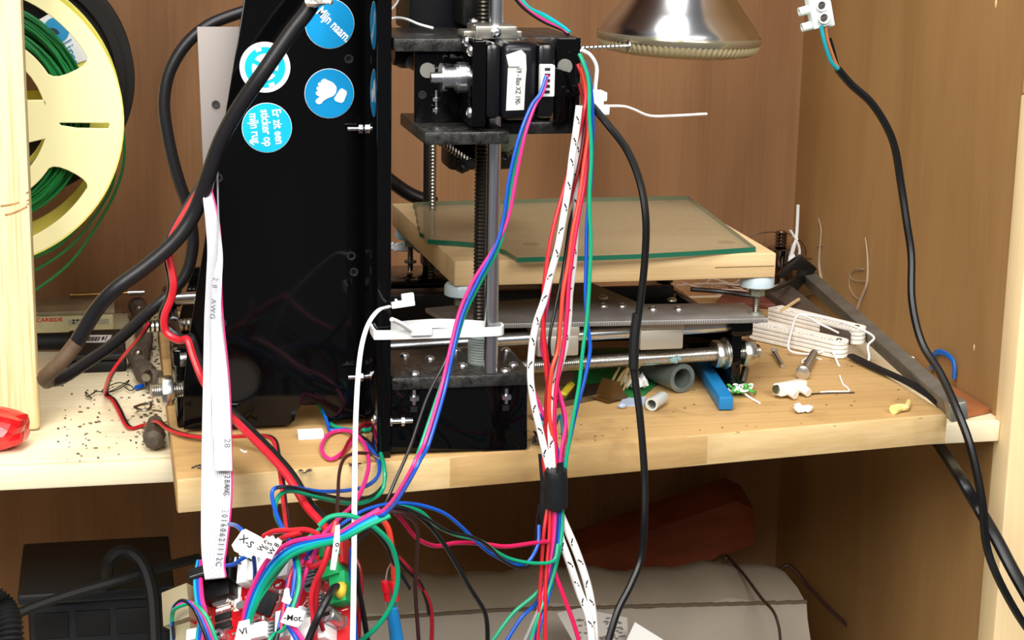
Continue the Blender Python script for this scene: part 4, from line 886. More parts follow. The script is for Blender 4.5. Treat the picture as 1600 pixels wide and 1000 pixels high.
b = B(); tube(b, W3([(1247, 320), (1246, 345), (1244, 372), (1238, 395), (1232, 415)], .43), .0014); tube(b, W3([(1235, 360), (1247, 382), (1248, 400), (1234, 416), (1238, 388), (1246, 372)], .43), .0018, flat=.6); ball(b, P(1237, 408, .43), .0035, (1, .6, 2.2)); obj('cable_tie', b, white, None, 'white cable tie standing looped behind the black bracket', 'cable tie')
b = B(); tube(b, W3([(1172, 371, .44), (1190, 364, .44), (1215, 363, .44), (1240, 369, .44), (1257, 385, .44), (1259, 402, .44), (1262, 404, .43), (1271, 405, .43), (1271, 409, .43)]), .0004); obj('hair_wire', b, wm('brown'), None, 'fine dark wire arching over the chrome stem', 'wire')
# cobwebs / fluff strings on the side wall
fl_ = mat('dusty_fibre', '#a8927c', .9)
for nm, lab, pts in (('cobweb', 'pale dusty fibre hanging on the wall just right of the back corner', [(1279, 341), (1283, 360), (1281, 390), (1280, 415), (1284, 440), (1290, 464)]), ('cobweb', 'thick dusty cobweb strand with a loop on the side wall above the steel bar', [(1352, 371), (1355, 395), (1356, 420), (1354, 445), (1345, 468), (1335, 497)])):
    b = B(); pp = [PX(x, y, RW-.0012) for x, y in pts]; tube(b, pp, .0012, rfun=lambda t: .0004+.0012*t)
    if nm == 'cobweb' and pts[0][0] == 1352: tube(b, [PX(x, y, RW-.001) for x, y in ((1356, 440), (1335, 438), (1328, 430), (1335, 420), (1350, 421), (1332, 425), (1327, 445), (1333, 460), (1341, 467))], .0003)
    else: tube(b, [PX(x, y, RW-.001) for x, y in ((1282, 438), (1275, 455), (1255, 462), (1228, 463))], .0007); tube(b, [PX(x, y, RW-.001) for x, y in ((1275, 386), (1280, 384), (1286, 383))], .0004)
    for i in range(20):
        a0 = pp[0].lerp(pp[-1], R.random()); 
    obj(nm, b, fl_, None, lab, 'cobweb')
b = B()
for i in range(16):
    x = 1100+R.random()*90; y = 440+R.random()*14; p = bz(x, y, .008+R.random()*.006); tube(b, [p, p+Vector((R.uniform(-.02, .02), R.uniform(-.01, .01), R.uniform(-.004, .004))), p+Vector((R.uniform(-.03, .03), R.uniform(-.01, .01), R.uniform(-.004, .006)))], .0007, k=4)
obj('wire_tangle', b, mat('brown_white_wires', '#b39c8a', .5), None, 'tangle of pale wires lying under the back right of the bed', 'wires', kind='stuff')
b = B(); tube(b, W3([(1080, 452, .27), (1130, 456, .27), (1175, 462, .26), (1200, 455, .27), (1232, 442, .36), (1250, 430, .38)]), .0018); obj('cable', b, wm('cable'), None, 'black cord running from under the bed to the black bracket', 'cable')
b = B(); tube(b, W3([(540, 230, .33), (600, 275, .33), (640, 303, .33), (680, 318, .33)]), .0052, n=12); obj('hose', b, wm('cable'), None, 'black hose passing behind the upright frame to the glass plate', 'hose')
# light scraps left of bed
b = B()
for i in range(4): 
    pts = [(608+R.uniform(0, 50), 385+R.uniform(-6, 10), .30) for j in range(5)]; tube(b, W3(pts), .0013)
obj('white_scraps', b, white, None, 'white curled plastic scraps behind the frame left of the bed', 'scraps', kind='stuff')
b = B(); p = P(676, 400, .285); box(b, (p.x-.008, .278, p.z-.0065), (p.x+.008, .292, p.z+.003), .001); obj('rod_end_cap', b, mat('worn_grey_part', '#6d6a62', .5, var=.3), pr)
# =================================================================== lower compartment
FL = -.42
# grey wrapped packet
gp_ = emp('cardboard_wrap', 'large greyish folded cardboard sheet filling the lower compartment', 'cardboard', (.08, .20, FL))
prof = [(.30, FL+.001), (.30, -.21), (.292, -.190), (.281, -.181), (.262, -.1785), (.235, -.1805), (.215, -.186), (.2148, -.1875), (.212, -.196), (.196, -.222), (.178, -.262), (.165, -.32), (.160, FL+.001)]
b = B(); rs = []
nx = 28
for i in range(nx+1):
    x = -.085+(.256+.085)*i/nx; e = .0015*math.sin(i*1.7)+.002*math.sin(i*.6); dz = -.010*max(0, (i/nx-.3)/.7)
    rs.append([Vector((x, y+e*.4, z if z < FL+.01 else z+dz+e)) for y, z in prof])
rings(b, rs); obj('folded_sheet', b, mat('grey_cardboard', '#94897a', .6, var=.12, vscale=20, bump=.1), gp_)
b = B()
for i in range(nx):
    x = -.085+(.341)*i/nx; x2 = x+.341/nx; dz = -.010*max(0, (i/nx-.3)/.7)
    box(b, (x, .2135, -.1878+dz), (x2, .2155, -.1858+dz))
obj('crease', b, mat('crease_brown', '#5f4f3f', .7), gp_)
# leaflets
for lab, q, z_, c_ in (('crumpled printed paper lying on the cardboard at the bottom centre', [(870, 958), (905, 950), (980, 965), (982, 1010), (900, 1010)], .175, 'a'), ('plain white paper corner beside the printed paper at the bottom', [(992, 972), (1045, 1005), (1060, 1040), (965, 1030)], .155, 'b')):
    b = B(); pts = W3([(x, y, z_-(y-950)*.0004) for x, y in q]); prism(b, pts, (0, .0006, -.0004)); pg = obj('paper', b, mat('news_paper', '#b5afa9', .8) if c_ == 'a' else paper, None, lab, 'paper')
    if c_ == 'a':
        b = B()
        for i in range(40):
            x = R.uniform(900, 970); y = R.uniform(965, 1000); p = P(x, y, z_-(y-950)*.0004-.0012); box(b, p, p+Vector((R.uniform(.001, .005), .0002, .0008)))
        obj('print_lines', b, mat('faded_ink', '#6e6a66', .8), pg)
# brown beam
bm_ = emp('wooden_beam', 'reddish brown wooden beam propped against the lower back wall', 'beam', P(900, 880, .40))
y = .40; f1 = [P(900, 872, y), P(1150, 782, y), P(1178, 795, y), P(1180, 850, y), P(1070, 892, y), P(930, 915, y)]
b = B(); prism(b, f1, (.004, .045, .006), bev=.0015); obj('beam', b, mat('red_brown_wood', '#8c4429', .5, var=.25, vscale=30, stretch=(1, 1, 3)), bm_)
b = B(); tube(b, W3([(1112, 905, .30), (1122, 880, .31), (1133, 870, .32), (1145, 885, .31), (1152, 905, .30)]), .004, flat=.6); obj('metal_hook', b, steel, None, 'shiny bent metal hook sticking up behind the cardboard', 'hook')
wire('wire', 'thin brown wire arching over the cardboard at lower right', 'brown', [(1135, 868, .31), (1160, 895, .25), (1190, 935, .20), (1208, 955, .18), (1217, 980, .17), (1220, 1010, .16)], .0011)
wire('wire', 'thin dark wire looping from the cardboard end down the side wall', 'brown', [(1212, 908, .33), (1220, 890, .33), (1235, 884, .33), (1260, 912, .33), (1290, 945, .32), (1330, 985, .31), (1345, 1020, .30)], .0016)
# crate and hose at lower left
cr = emp('crate', 'black plastic crate standing in the dark lower compartment at left', 'crate', (-.24, .3, FL))
b = B(); a0 = P(40, 930, .18); a1 = P(240, 905, .18)
box(b, (a0.x, .20, FL+.0005), (a1.x+.01, .29, a1.z-.017), .004); obj('crate_body', b, mat('dark_crate', '#15161a', .5), cr)
b = B(); box(b, (a0.x-.006, .194, a1.z-.019), (a1.x+.014, .296, a1.z-.011), .002); obj('crate_rim', b, mat('dark_crate_rim', '#1e1f22', .45), cr)
b = B()
for i in range(4): x = a0.x+.004+i*.027; box(b, (x, .1985, a1.z-.045), (x+.022, .2005, a1.z-.027), .0005)
obj('crate_slot', b, blkm, cr)
b = B(); rsx = []; pts = spl(W3([(-25, 930, .06), (0, 945, .06), (14, 980, .05), (16, 1040, .04)]), 14)
for i, p in enumerate(pts):
    t = (pts[min(i+1, len(pts)-1)]-pts[max(0, i-1)]).normalized(); u, w = basis(t); r_ = .0085 if i % 2 else .0068
    rsx.append([p+(u*math.cos(2*math.pi*j/16)+w*math.sin(2*math.pi*j/16))*r_ for j in range(16)])
rings(b, rsx); obj('corrugated_hose', b, blkm, None, 'black corrugated hose at the bottom left corner', 'hose')
b = B(); tube(b, W3([(166, 910, .19), (168, 880, .18), (185, 862, .18), (205, 864, .18), (225, 885, .175), (238, 930, .165), (243, 1010, .15)]), .0044); obj('cable', b, blkm, None, 'black cable arched over the crate in the dark lower left', 'cable')
b = B(); tube(b, W3([(20, 962, .17), (60, 945, .17), (120, 925, .17), (180, 908, .17), (240, 890, .18), (310, 872, .20)]), .0035); obj('cable', b, blkm, None, 'black cable slanting behind the crate toward the circuit board', 'cable')
# =================================================================== circuit board
BO = P(302, 928, -.095); BD = P(302, 1080, -.132)
_lo, _hi = -.30, -.096
for _i in range(40):
    _m = (_lo+_hi)/2; BX = P(547, 851, _m)
    if (BX-BO).dot(BD-BO) > 0: _hi, _lo = (_hi, _m) if (P(547, 851, _lo)-BO).dot(BD-BO) > 0 else (_m, _lo)
    else: _hi, _lo = (_hi, _m) if (P(547, 851, _lo)-BO).dot(BD-BO) < 0 else (_m, _lo)
bu = (BX-BO).normalized(); bv = (BD-BO); bv = (bv-bu*bv.dot(bu)).normalized(); bn = bu.cross(-bv)
if bn.dot(CAMP-BO) < 0: bn = -bn
def BP(px, py, h=0.0):
    r = ray(px, py); o = BO+bn*h; t = (o-CAMP).dot(bn)/r.dot(bn); return CAMP+r*t
BM = Matrix(((bu.x, -bv.x, bn.x, BO.x), (bu.y, -bv.y, bn.y, BO.y), (bu.z, -bv.z, bn.z, BO.z), (0, 0, 0, 1)))
def bl(px, py): q = BP(px, py)-BO; return (q.dot(bu), -q.dot(bv))
pcb = emp('circuit_board', 'red printer control circuit board hanging below the shelf, crowded with plugs and wires', 'circuit board', BO)
Lw = (BX-BO).length-.0045
b = B(); box(b, (-.002, -.105, -.0016), (Lw+.002, 0, 0), .0003, BM); obj('board', b, mat('red_solder_mask', '#b8121a', .35, var=.12, vscale=300), pcb)
def bbox(bm, cx, cy, w, h, z0, z1, rot=0, bev=0.0, mi=0):
    x, y = bl(cx, cy); M0 = BM @ Matrix.Translation((x, y, 0)) @ Matrix.Rotation(math.radians(rot), 4, 'Z'); box(bm, (-w/2, -h/2, z0), (w/2, h/2, z1), bev, M0, mi=mi)
def comp(nm, cx, cy, w, h, z1, m, rot=0, bev=.0003, lab=None, par=None):
    b = B(); bbox(b, cx, cy, w, h, 0, z1, rot, bev); return obj(nm, b, m, par or pcb, lab)
pinm = mat('tin_pin', '#d8d6cf', .3, .9); bei = mat('beige_metal_shell', '#b9ad8c', .35, .5)
comp('ribbon_socket', 350, 930, .0175, .0085, .0085, blk, lab='black ribbon cable socket')
b = B(); bbox(b, 341, 908, .0150, .006, .004, .016, 0, .0006); rc = obj('ribbon_plug', b, blkm, pcb)
b = B(); bbox(b, 340, 913, .011, .0006, .0158, .0163); obj('plug_marking', b, pinm, rc)
b = B(); bbox(b, 375, 897, .004, .012, 0, .012, -8, .0005); bbox(b, 381, 890, .003, .004, 0, .010, 10, .0005); obj('socket_latch', b, blk, pcb)
comp('network_port', 288, 952, .016, .019, .008, bei, 4); comp('usb_port', 296, 1003, .012, .014, .008, bei, 0)
for cx_, cy_ in ((350, 942), (383, 948)):
    b = B(); x, y = bl(cx_, cy_); w, h = (.0095, .0035) if cx_ == 350 else (.006, .0032)
    lp = [(x+(w/2-h/2)*sg+h/2*math.cos(t), y+h/2*math.sin(t)) for sg, a_ in ((1, -math.pi/2), (-1, math.pi/2)) for t in [a_+math.pi*j/8 for j in range(9)]]
    sheet(b, [lp], .0036, BM @ Matrix.Translation((0, 0, .0018)), .0004); obj('crystal', b, pinm, pcb)
b = B(); bbox(b, 349, 951, .009, .0016, .00001, .0002); bbox(b, 372, 930, .0035, .017, .00001, .0002, -8); obj('silk_print', b, paper, pcb)
for cx_, cy_ in ((350, 964), (350, 978), (395, 978)):
    e = comp('driver_chip', cx_, cy_, .0095, .0034, .0014, blkm)
    b = B()
    for i in range(8):
        for s_ in (-1, 1): bbox(b, cx_, cy_, .0006, .001, 0, .0006); 
    b.free(); b = B(); x, y = bl(cx_, cy_)
    for i in range(8):
        for s_ in (-1, 1): box(b, (x-.0043+i*.00118, y+s_*.0025-.0008, .0001), (x-.0038+i*.00118, y+s_*.0025+.0008, .0007), 0, BM)
    obj('pins', b, pinm, e)
e = comp('processor_chip', 416, 942, .0122, .0122, .0016, mat('chip_black', '#222326', .45), 60)
b = B(); x, y = bl(416, 942); M0 = BM @ Matrix.Translation((x, y, 0)) @ Matrix.Rotation(math.radians(60), 4, 'Z')
for i in range(20):
    for k_ in range(4):
        m_ = M0 @ Matrix.Rotation(math.pi/2*k_, 4, 'Z'); box(b, (-.006+i*.00062, .0068, .0001), (-.0057+i*.00062, .0082, .0005), 0, m_)
obj('pins', b, pinm, e)
# small parts and silk marks
smd = [mat('smd_tan', '#b49a6e', .5), mat('smd_dark', '#3a2d28', .5), pinm, paper]
for i in range(70):
    cx_ = R.uniform(325, 535); cy_ = R.uniform(905, 998)
    if 398 < cx_ < 436 and 922 < cy_ < 962: continue
    comp('resistor', cx_, cy_, .0021, .0012, .0009, smd[i % 4], R.choice((0, 90)), 0)
b = B()
for i in range(90):
    cx_ = R.uniform(322, 540); cy_ = R.uniform(905, 999); bbox(b, cx_, cy_, R.uniform(.001, .005), .0004, 0.00001, .00012, R.choice((0, 90, 45)))
obj('silk_lines', b, paper, pcb)
capm = mat('capacitor_can', '#c9c9cc', .25, .9)
for cx_, cy_, r_, h_ in ((532, 972, .0042, .013), (403, 985, .0032, .0070), (350, 997, .0032, .006), (500, 925, .0032, .010), (444, 968, .0026, .006)):
    x, y = bl(cx_, cy_); b = B(); lathe(b, BM @ Vector((x, y, 0)), bn, [(0, r_), (.0008, r_), (.0014, r_*.9), (.002, r_), (h_-.0004, r_), (h_, r_*.9)], n=24); cp = obj('capacitor', b, capm, pcb)
    x2 = B(); box(x2, (x-r_*.7, y-r_*.25, h_), (x+r_*.5, y+r_*.25, h_+.0001), 0, BM); obj('polarity_mark', x2, blkm, cp)
hs = mat('heatsink_grey', '#a9aeb0', .4, .7)
for cx_, cy_ in ((489, 893), (494, 908), (505, 950), (512, 965), (410, 995), (430, 993)):
    e = None; b = B(); x, y = bl(cx_, cy_); w = .0085
    box(b, (x-w/2, y-w/2, .001), (x+w/2, y+w/2, .0045), 0, BM)
    for i in range(5): yy = y-w/2+i*(w-.0009)/4; box(b, (x-w/2, yy, .0045), (x+w/2, yy+.0009, .0085), 0, BM)
    obj('heat_sink', b, hs, pcb)
# green screw terminals
gm = mat('green_terminal', '#1d9a56', .4)
b = B(); bbox(b, 530, 886, .0105, .016, 0, .010, 0, .0005); bbox(b, 533, 866, .0100, .010, 0, .013, 0, .0005)
gt = obj('screw_terminal', b, gm, pcb, 'green screw terminal')
b = B()
for dx, dy in ((525, 882), (533, 879), (541, 876), (529, 892), (538, 889)): bbox(b, dx, dy, .0024, .0020, .0098, .0103)
obj('terminal_opening', b, mat('dark_green', '#0d4426', .6), gt)
comp('screw_terminal', 540, 925, .009, .016, .008, gm, 0, .0005, 'green screw terminal')
b = B(); ball(b, BP(532, 922, .010), .0036, (.9, .8, 1.3), jitter=.2); obj('heat_shrink_end', b, mat('yellow_sleeve', '#d8c23c', .5, var=.4), pcb, 'yellow heat shrink end')
# pin headers with white plugs at the top
for i, (cx_, cy_) in enumerate(((391, 888), (408, 883), (424, 878), (441, 873), (455, 877))):
    b = B(); bbox(b, cx_+3, cy_+8, .0058, .016, 0, .009, -6, .0004); bbox(b, cx_, cy_-2, .003, .003, .009, .012, -6, .0003); hp = obj('sensor_plug', b, white, pcb, 'white plug')
    b = B(); bbox(b, cx_+2, cy_-3, .0012, .004, .0092, .0125, -6); obj('latch_gap', b, blkm, hp)
for cx_, cy_, w, h in ((412, 996, .016, .008), (470, 982, .016, .014), (500, 993, .020, .012), (326, 999, .012, .006)):
    comp('white_connector', cx_, cy_, w, h, .011, white, -4, .0005)
b = B(); bbox(b, 545, 868, .004, .014, .001, .009, 0, .0005); obj('fuse', b, mat('red_fuse', '#b51d22', .35), pcb)
# =================================================================== wires
def flag(nm_label, pts, yv, txt=None, tang=0, tsz=.004, cat='wire tag', tx=None):
    """paper flag folded around a wire; pts are its outline"""
    q = W3(pts, yv); c_ = sum(q, Vector())/len(q); nn = (q[1]-q[0]).cross(q[2]-q[1]).normalized()
    if nn.dot(CAMP-c_) < 0: nn = -nn
    b = B(); prism(b, q, -nn*.0005); o = obj('wire_tag', b, paper, None, nm_label, cat, 'paper flags on the board wires')
    if txt:
        b = B(); xd = Vector((math.cos(math.radians(tang)), 0, math.sin(math.radians(tang)))); t0 = P(*(tx or (sum(p[0] for p in pts)/len(pts), sum(p[1] for p in pts)/len(pts))), yv); t0 = c_+((t0-c_)-nn*(t0-c_).dot(nn))+nn*.0002
        text(b, txt, tsz, frame(t0, xd-nn*xd.dot(nn), nn.cross(xd)), bold=.00005); obj('handwriting', b, ink, o)
    return o
flag('rounded white paper tag marked X-S on a red wire, leftmost and largest', [(362, 852), (378, 829), (384, 827), (407, 839), (413, 843), (402, 856), (394, 870), (388, 872), (366, 861)], -.150, 'X-S', -42, .005, tx=(385, 846))
flag('narrow white paper tag behind the large rounded one', [(396, 868), (412, 843), (417, 837), (425, 843), (407, 872)], -.153, 'W 0', 50, .0034)
flag('narrow white paper tag, middle of the three side by side', [(406, 872), (420, 840), (427, 837), (431, 843), (411, 873)], -.156, 'II S', 52, .0034)
flag('narrow white paper tag, rightmost of the three side by side', [(412, 870), (434, 840), (441, 846), (424, 874)], -.159, 'W 8', 52, .0036)
flag('tall white tag standing in the green screw terminal', [(516, 890), (524, 822), (531, 820), (531, 850), (524, 891)], -.185, '- o', 80, .004)
flag('white folded tag wrapped on the cable beside the processor chip', [(444, 922), (447, 919), (452, 920), (453, 932), (456, 937), (452, 945), (440, 940), (443, 930)], -.17, None)
flag('white tag reading Mot folded around wires in the middle of the board', [(438, 972), (449, 949), (465, 951), (478, 956), (470, 976), (463, 980), (445, 975)], -.172, '-Mot.', -8, .0042)
flag('white tag marked with strokes at the bottom centre of the board', [(366, 1002), (373, 972), (390, 968), (392, 1004)], -.172, 'VI', 8, .0045)
# bundle from the x motor
mcable = emp('motor_cable', 'four-strand coloured cable hanging from the motor plug down to the circuit board', 'cable', P(660, 690, -.06))
YB = BP(602, 799, .03).y
base = [(853, 118, -.043), (845, 145, -.048), (832, 165, -.050), (815, 212, -.052), (800, 280, -.053), (790, 340, -.054), (775, 385, -.055), (745, 440, -.055), (722, 490, -.056), (706, 550, -.06), (690, 610, -.065), (665, 690, -.08), (640, 742, -.10), (618, 780, (YB-.105)/2), (602, 799, YB), (590, 806, YB)]
while len(base) < 17: base.insert(12, tuple((a+c_)/2 for a, c_ in zip(base[11], base[12])))
def off(pts, f):
    out = []
    for i, (x, y, z) in enumerate(pts):
        dx, dy, dz = f(i/(len(pts)-1)); out.append((x+dx, y+dy, z+dz))
    return out
def pl(t, ks):
    for (a, x), (c_, y) in zip(ks[:-1], ks[1:]):
        if t <= c_: return x+(y-x)*(t-a)/(c_-a)
    return ks[-1][1]
wire('blue_strand', None, 'blue', off(base, lambda t: (pl(t, [(0, 0), (.25, -5), (.42, 0), (.55, 1), (.66, 6), (.8, 4), (1, 0)]), 2, -.001)), .0010, parent=mcable)
wire('green_strand', None, 'green', off(base, lambda t: (pl(t, [(0, 0), (.25, 0), (.42, 6), (.55, 3), (.66, -7), (.8, -2), (1, 3)]), 3*t, .001)), .0010, parent=mcable)
wire('pink_strand', None, 'pink', off(base, lambda t: (pl(t, [(0, 2), (.25, 6), (.33, 4), (.42, -6), (.55, -4), (.66, 0), (1, -3)]), -2*t, .0)), .0010, parent=mcable)
wire('black_strand', None, 'black', off(base[:9], lambda t: (2, -4, .002))+[(698, 560, -.058), (668, 620, -.066), (640, 700, -.08), (618, 750, -.09), (600, 790, -.10), (570, 835, -.12), (545, 860, -.13)], .0009, parent=mcable)
# bundle hanging right of the motor, down to the black tape
ye = -.03; yT = -.055
def hang(pts, y0=-.02, y1=yT): n_ = len(pts); return [(x, y, y0+(y1-y0)*i/(n_-1)) for i, (x, y) in enumerate(pts)]
LB = 'beside the motor down to the tape'
wire('wire', 'bright red wire furthest left among those hanging '+LB, 'red', hang([(903, 100), (912, 125), (915, 160), (905, 205), (893, 250), (880, 300), (866, 350), (856, 400), (850, 450), (848, 500), (852, 560), (856, 620), (850, 690), (852, 740), (866, 775)]), .0012)
wire('wire', 'dark red wire hanging beside the bright red one '+LB, 'dred', hang([(905, 130), (915, 180), (910, 230), (900, 280), (885, 330), (872, 370), (860, 420), (852, 470), (850, 520), (856, 570), (852, 650), (856, 720), (866, 770)], -.018), .0010)
wire('wire', 'orange-red wire in the middle of the bundle '+LB, 'ored', hang([(908, 105), (918, 150), (920, 200), (912, 260), (905, 310), (895, 360), (888, 410), (880, 455), (876, 500), (872, 545), (862, 580), (858, 640), (866, 710), (868, 770)], -.022), .0012)
wire('wire', 'magenta wire in the middle of the bundle '+LB, 'magenta', hang([(917, 165), (919, 220), (914, 280), (905, 330), (896, 385), (889, 440), (886, 490), (880, 545), (870, 600), (866, 650), (868, 700), (870, 770)], -.024), .0013)
wire('wire', 'pink wire with a white stripe in the bundle '+LB, 'pink', hang([(912, 170), (905, 230), (895, 290), (880, 340), (868, 400), (856, 470), (846, 540), (860, 580), (876, 620), (884, 660), (876, 710), (872, 770)], -.016), .0010)
wire('wire', 'black wire bending left at the top '+LB, 'black', hang([(906, 165), (910, 240), (905, 300), (895, 340), (884, 400), (878, 450), (874, 510), (868, 560), (858, 610), (862, 670), (862, 720), (866, 770)], -.014), .0011)
wire('wire', 'black wire crossing behind the striped wires '+LB, 'black', hang([(920, 160), (912, 240), (900, 310), (890, 350), (880, 420), (868, 480), (858, 540), (868, 600), (864, 650), (868, 700), (868, 770)], -.012), .0009)
wire('wire', 'blue wire furthest right among those hanging '+LB, 'blue', hang([(912, 95), (922, 130), (926, 180), (925, 240), (922, 300), (917, 350), (916, 410), (915, 460), (918, 505), (922, 545), (914, 590), (902, 635), (892, 680), (884, 720), (876, 770)], -.022), .0011)
wire('wire', 'green wire beside the blue one '+LB, 'green', hang([(905, 84), (912, 100), (920, 130), (921, 180), (924, 240), (921, 310), (923, 380), (921, 440), (917, 500), (911, 545), (905, 600), (896, 650), (886, 710), (878, 770)], -.023), .0011)
wire('wire', 'teal wire curling in by the motor box '+LB, 'cyan', hang([(836, 658), (850, 664), (862, 672), (876, 650), (880, 690), (878, 730), (874, 775)], .0), .0011)
wire('wire', 'blue wire emerging behind the motor box into the tape', 'blue', hang([(834, 640), (846, 652), (858, 664), (868, 690), (874, 730), (873, 775)], .02), .0011)
wire('wire', 'pink wire emerging behind the motor box into the tape', 'pink', hang([(828, 590), (838, 620), (850, 650), (866, 680), (870, 730), (871, 775)], .03), .0011)
wire('wire', 'short purple-red wire just above the black tape', 'magenta', hang([(874, 620), (882, 650), (884, 690), (880, 720), (875, 775)], -.03), .0013)
def striped(label, pts, r=.0022):
    e = emp('striped_wire', label, 'wire', P(*pts[-1])); q = spl(W3(pts), 6); b = B(); tube(b, q, r, k=1, n=10, smooth=False); obj('sleeve', b, mat('braided_white', '#e9e7e2', .6), e)
    b = B(); acc = 0; nxt = .006
    for i in range(1, len(q)):
        acc += (q[i]-q[i-1]).length
        if acc > nxt:
            nxt = acc+.011; t = (q[i]-q[i-1]).normalized(); tc = (CAMP-q[i]).normalized(); s_ = t.cross(tc).normalized(); p = q[i]+tc*(r*.93); k_ = 1 if int(acc*1000) % 2 else -1
            box(b, (-.0013, -.0004, -.0003), (.0013, .0004, .0003), 0, frame(p, t*.8+s_*.55*k_, tc.cross(t)))
            box(b, (-.0006, -.0003, -.0003), (.0006, .0003, .0003), 0, frame(p+t*.0022+s_*.0009*k_, t, tc.cross(t)))
    obj('tracer_mark', b, ink, e, 'black tracer marks', kind='stuff')
striped('white wire with black ticks, leftmost, bowing out left over the bearing blocks', hang([(905, 165), (900, 205), (894, 245), (890, 280), (882, 330), (872, 385), (860, 430), (850, 470), (838, 505), (831, 545), (829, 590), (834, 630), (842, 665), (850, 700), (858, 735), (866, 770)], -.03), .0020)
striped('white wire with black ticks, right one, passing before the bed edge', hang([(908, 165), (900, 260), (900, 340), (896, 410), (890, 460), (888, 500), (882, 545), (872, 580), (864, 615), (860, 660), (862, 700), (866, 770)], -.02), .0020)
striped('white ticked wire below the tape ending at bottom, left of the two', [(868, 800, -.055), (875, 838, -.057), (890, 880, -.06), (905, 925, -.06), (920, 965, -.065), (926, 1015, -.07)])
striped('white ticked wire below the tape ending at bottom, right of the two', [(872, 795, -.053), (882, 818, -.055), (900, 860, -.058), (917, 910, -.06), (926, 955, -.062), (931, 1015, -.065)])
tp_ = emp('tape_wrap', 'black electrical tape wrapped around the wire bundle in front of the board edge', 'tape', P(866, 790, -.055))
b = B(); rs = []
for (x, y, w) in ((866, 735, 13.5), (866, 737, 15.5), (867, 752, 15.8), (867, 772, 15.8), (867, 790, 15.5), (867, 793, 14)):
    c_ = P(x+2, y, -.0585); r_ = w/2850.*1.2; rs.append([c_+Vector((math.cos(2*math.pi*j/20)*r_, math.sin(2*math.pi*j/20)*r_*.8, .0012*math.sin(j*1.1+y))) for j in range(20)])
rings(b, rs); obj('tape', b, mat('electrical_tape', '#141517', .45, bump=.25, bscale=250), tp_)
b = B(); pts = W3([(841, 709, -.045), (852, 711, -.045), (857, 738, -.049), (860, 790, -.050), (857, 815, -.050), (846, 830, -.050), (843, 800, -.048), (845, 760, -.046)]); prism(b, pts, (0, .0006, 0)); prism(b, W3([(870, 724, -.062), (880, 722, -.062), (880, 745, -.062), (869, 742, -.062)]), (0, .0006, 0)); obj('tape_end', b, MC['electrical_tape'], tp_, 'loose black tape tail')
# below the tape
def low(label, c_, pts, r=.0011, y0=-.056, y1=-.075, **k): return wire('wire', label, c_, hang(pts, y0, y1), r, **k)
low('red wire dropping straight down from the black tape, left one', 'red', [(856, 790), (850, 830), (847, 870), (844, 920), (843, 960), (838, 1015)])
low('red wire dropping from the tape and swinging right at the bottom', 'red', [(860, 790), (858, 840), (854, 890), (852, 940), (852, 1015)])
low('pink wire dropping below the tape through the coloured strands', 'pink', [(868, 790), (866, 840), (858, 890), (848, 930), (838, 970), (828, 1015)], .0013)
low('blue wire dropping below the tape along the pink one', 'blue', [(874, 790), (873, 840), (866, 890), (858, 930), (846, 970), (836, 1015)])
low('navy wire dropping below the tape left of the green one', 'navy', [(871, 790), (869, 835), (864, 880), (855, 925), (842, 965), (832, 1015)])
low('teal-green wire dropping below the tape on the right side', 'green', [(879, 790), (878, 830), (872, 870), (858, 920), (842, 960), (825, 1015)])
low('green wire leaving the hanging strands to the lower left corner', 'green', [(862, 870), (855, 905), (835, 930), (800, 960), (762, 1012)], .0011)
low('blue wire leaving the hanging strands to the lower left', 'blue', [(860, 900), (840, 940), (815, 965), (785, 1012)], .0011)
low('white-grey wire among the strands under the tape', 'grey', [(866, 870), (860, 900), (850, 930), (838, 960), (815, 1012)], .0010)
low('pink-red wire curving to the lower right under the tape', 'magenta', [(864, 800), (862, 850), (866, 890), (880, 930), (895, 970), (908, 1012)], .0013)
wire('wire', 'thin black wire loop left of the black tape', 'black', [(842, 790, -.055), (838, 820, -.055), (834, 860, -.056), (828, 880, -.058), (810, 887, -.06), (790, 878, -.062)], .0007)
# strands crossing from the board to the right
def cross(label, c_, pts, r=.0010, y0=-.12, y1=-.065, **k): return wire('wire', label, c_, hang(pts, y0, y1), r, **k)
cross('dark blue wire arching from the board across to the tape bundle', 'blue', [(505, 840), (540, 815), (570, 797), (610, 787), (650, 788), (690, 800), (715, 818), (738, 840), (760, 860), (785, 875), (805, 882), (825, 878), (840, 852), (842, 820)], .0010)
cross('green wire arching from the board across to the tape bundle', 'green', [(505, 848), (545, 822), (580, 802), (620, 790), (655, 798), (680, 820), (710, 835), (750, 845), (775, 862), (800, 874), (835, 880), (865, 876), (872, 850)], .0010)
cross('black wire sagging between the board and the tape bundle', 'black', [(640, 797), (670, 812), (700, 830), (740, 840), (765, 855), (785, 875), (810, 887), (828, 884), (834, 860)], .0009)
cross('pink wire sagging from the crossing point to the tape bundle', 'magenta', [(560, 830), (590, 803), (610, 797), (630, 815), (650, 840), (680, 853), (715, 848), (755, 850), (790, 854), (830, 849), (856, 846)], .0012)
cross('long black wire bending down to the bottom centre right', 'black', [(545, 830), (575, 805), (605, 793), (635, 796), (665, 815), (690, 845), (712, 880), (735, 920), (755, 952), (761, 975), (762, 1012)], .0013, -.12, -.09)
cross('dark pink and black wire dropping to the bottom left of centre', 'brown', [(600, 798), (630, 803), (648, 815), (653, 835), (651, 870), (649, 920), (655, 1012)], .0011, -.115, -.10)
cross('brown-red wire behind, bending down at the bottom', 'dred', [(622, 870), (645, 895), (655, 912), (670, 940), (675, 970), (674, 1012)], .0012, -.10, -.10)
cross('black wire running down right beside the brown-red one', 'black', [(610, 855), (632, 885), (655, 910), (667, 940), (671, 960)], .0012, -.10, -.10)
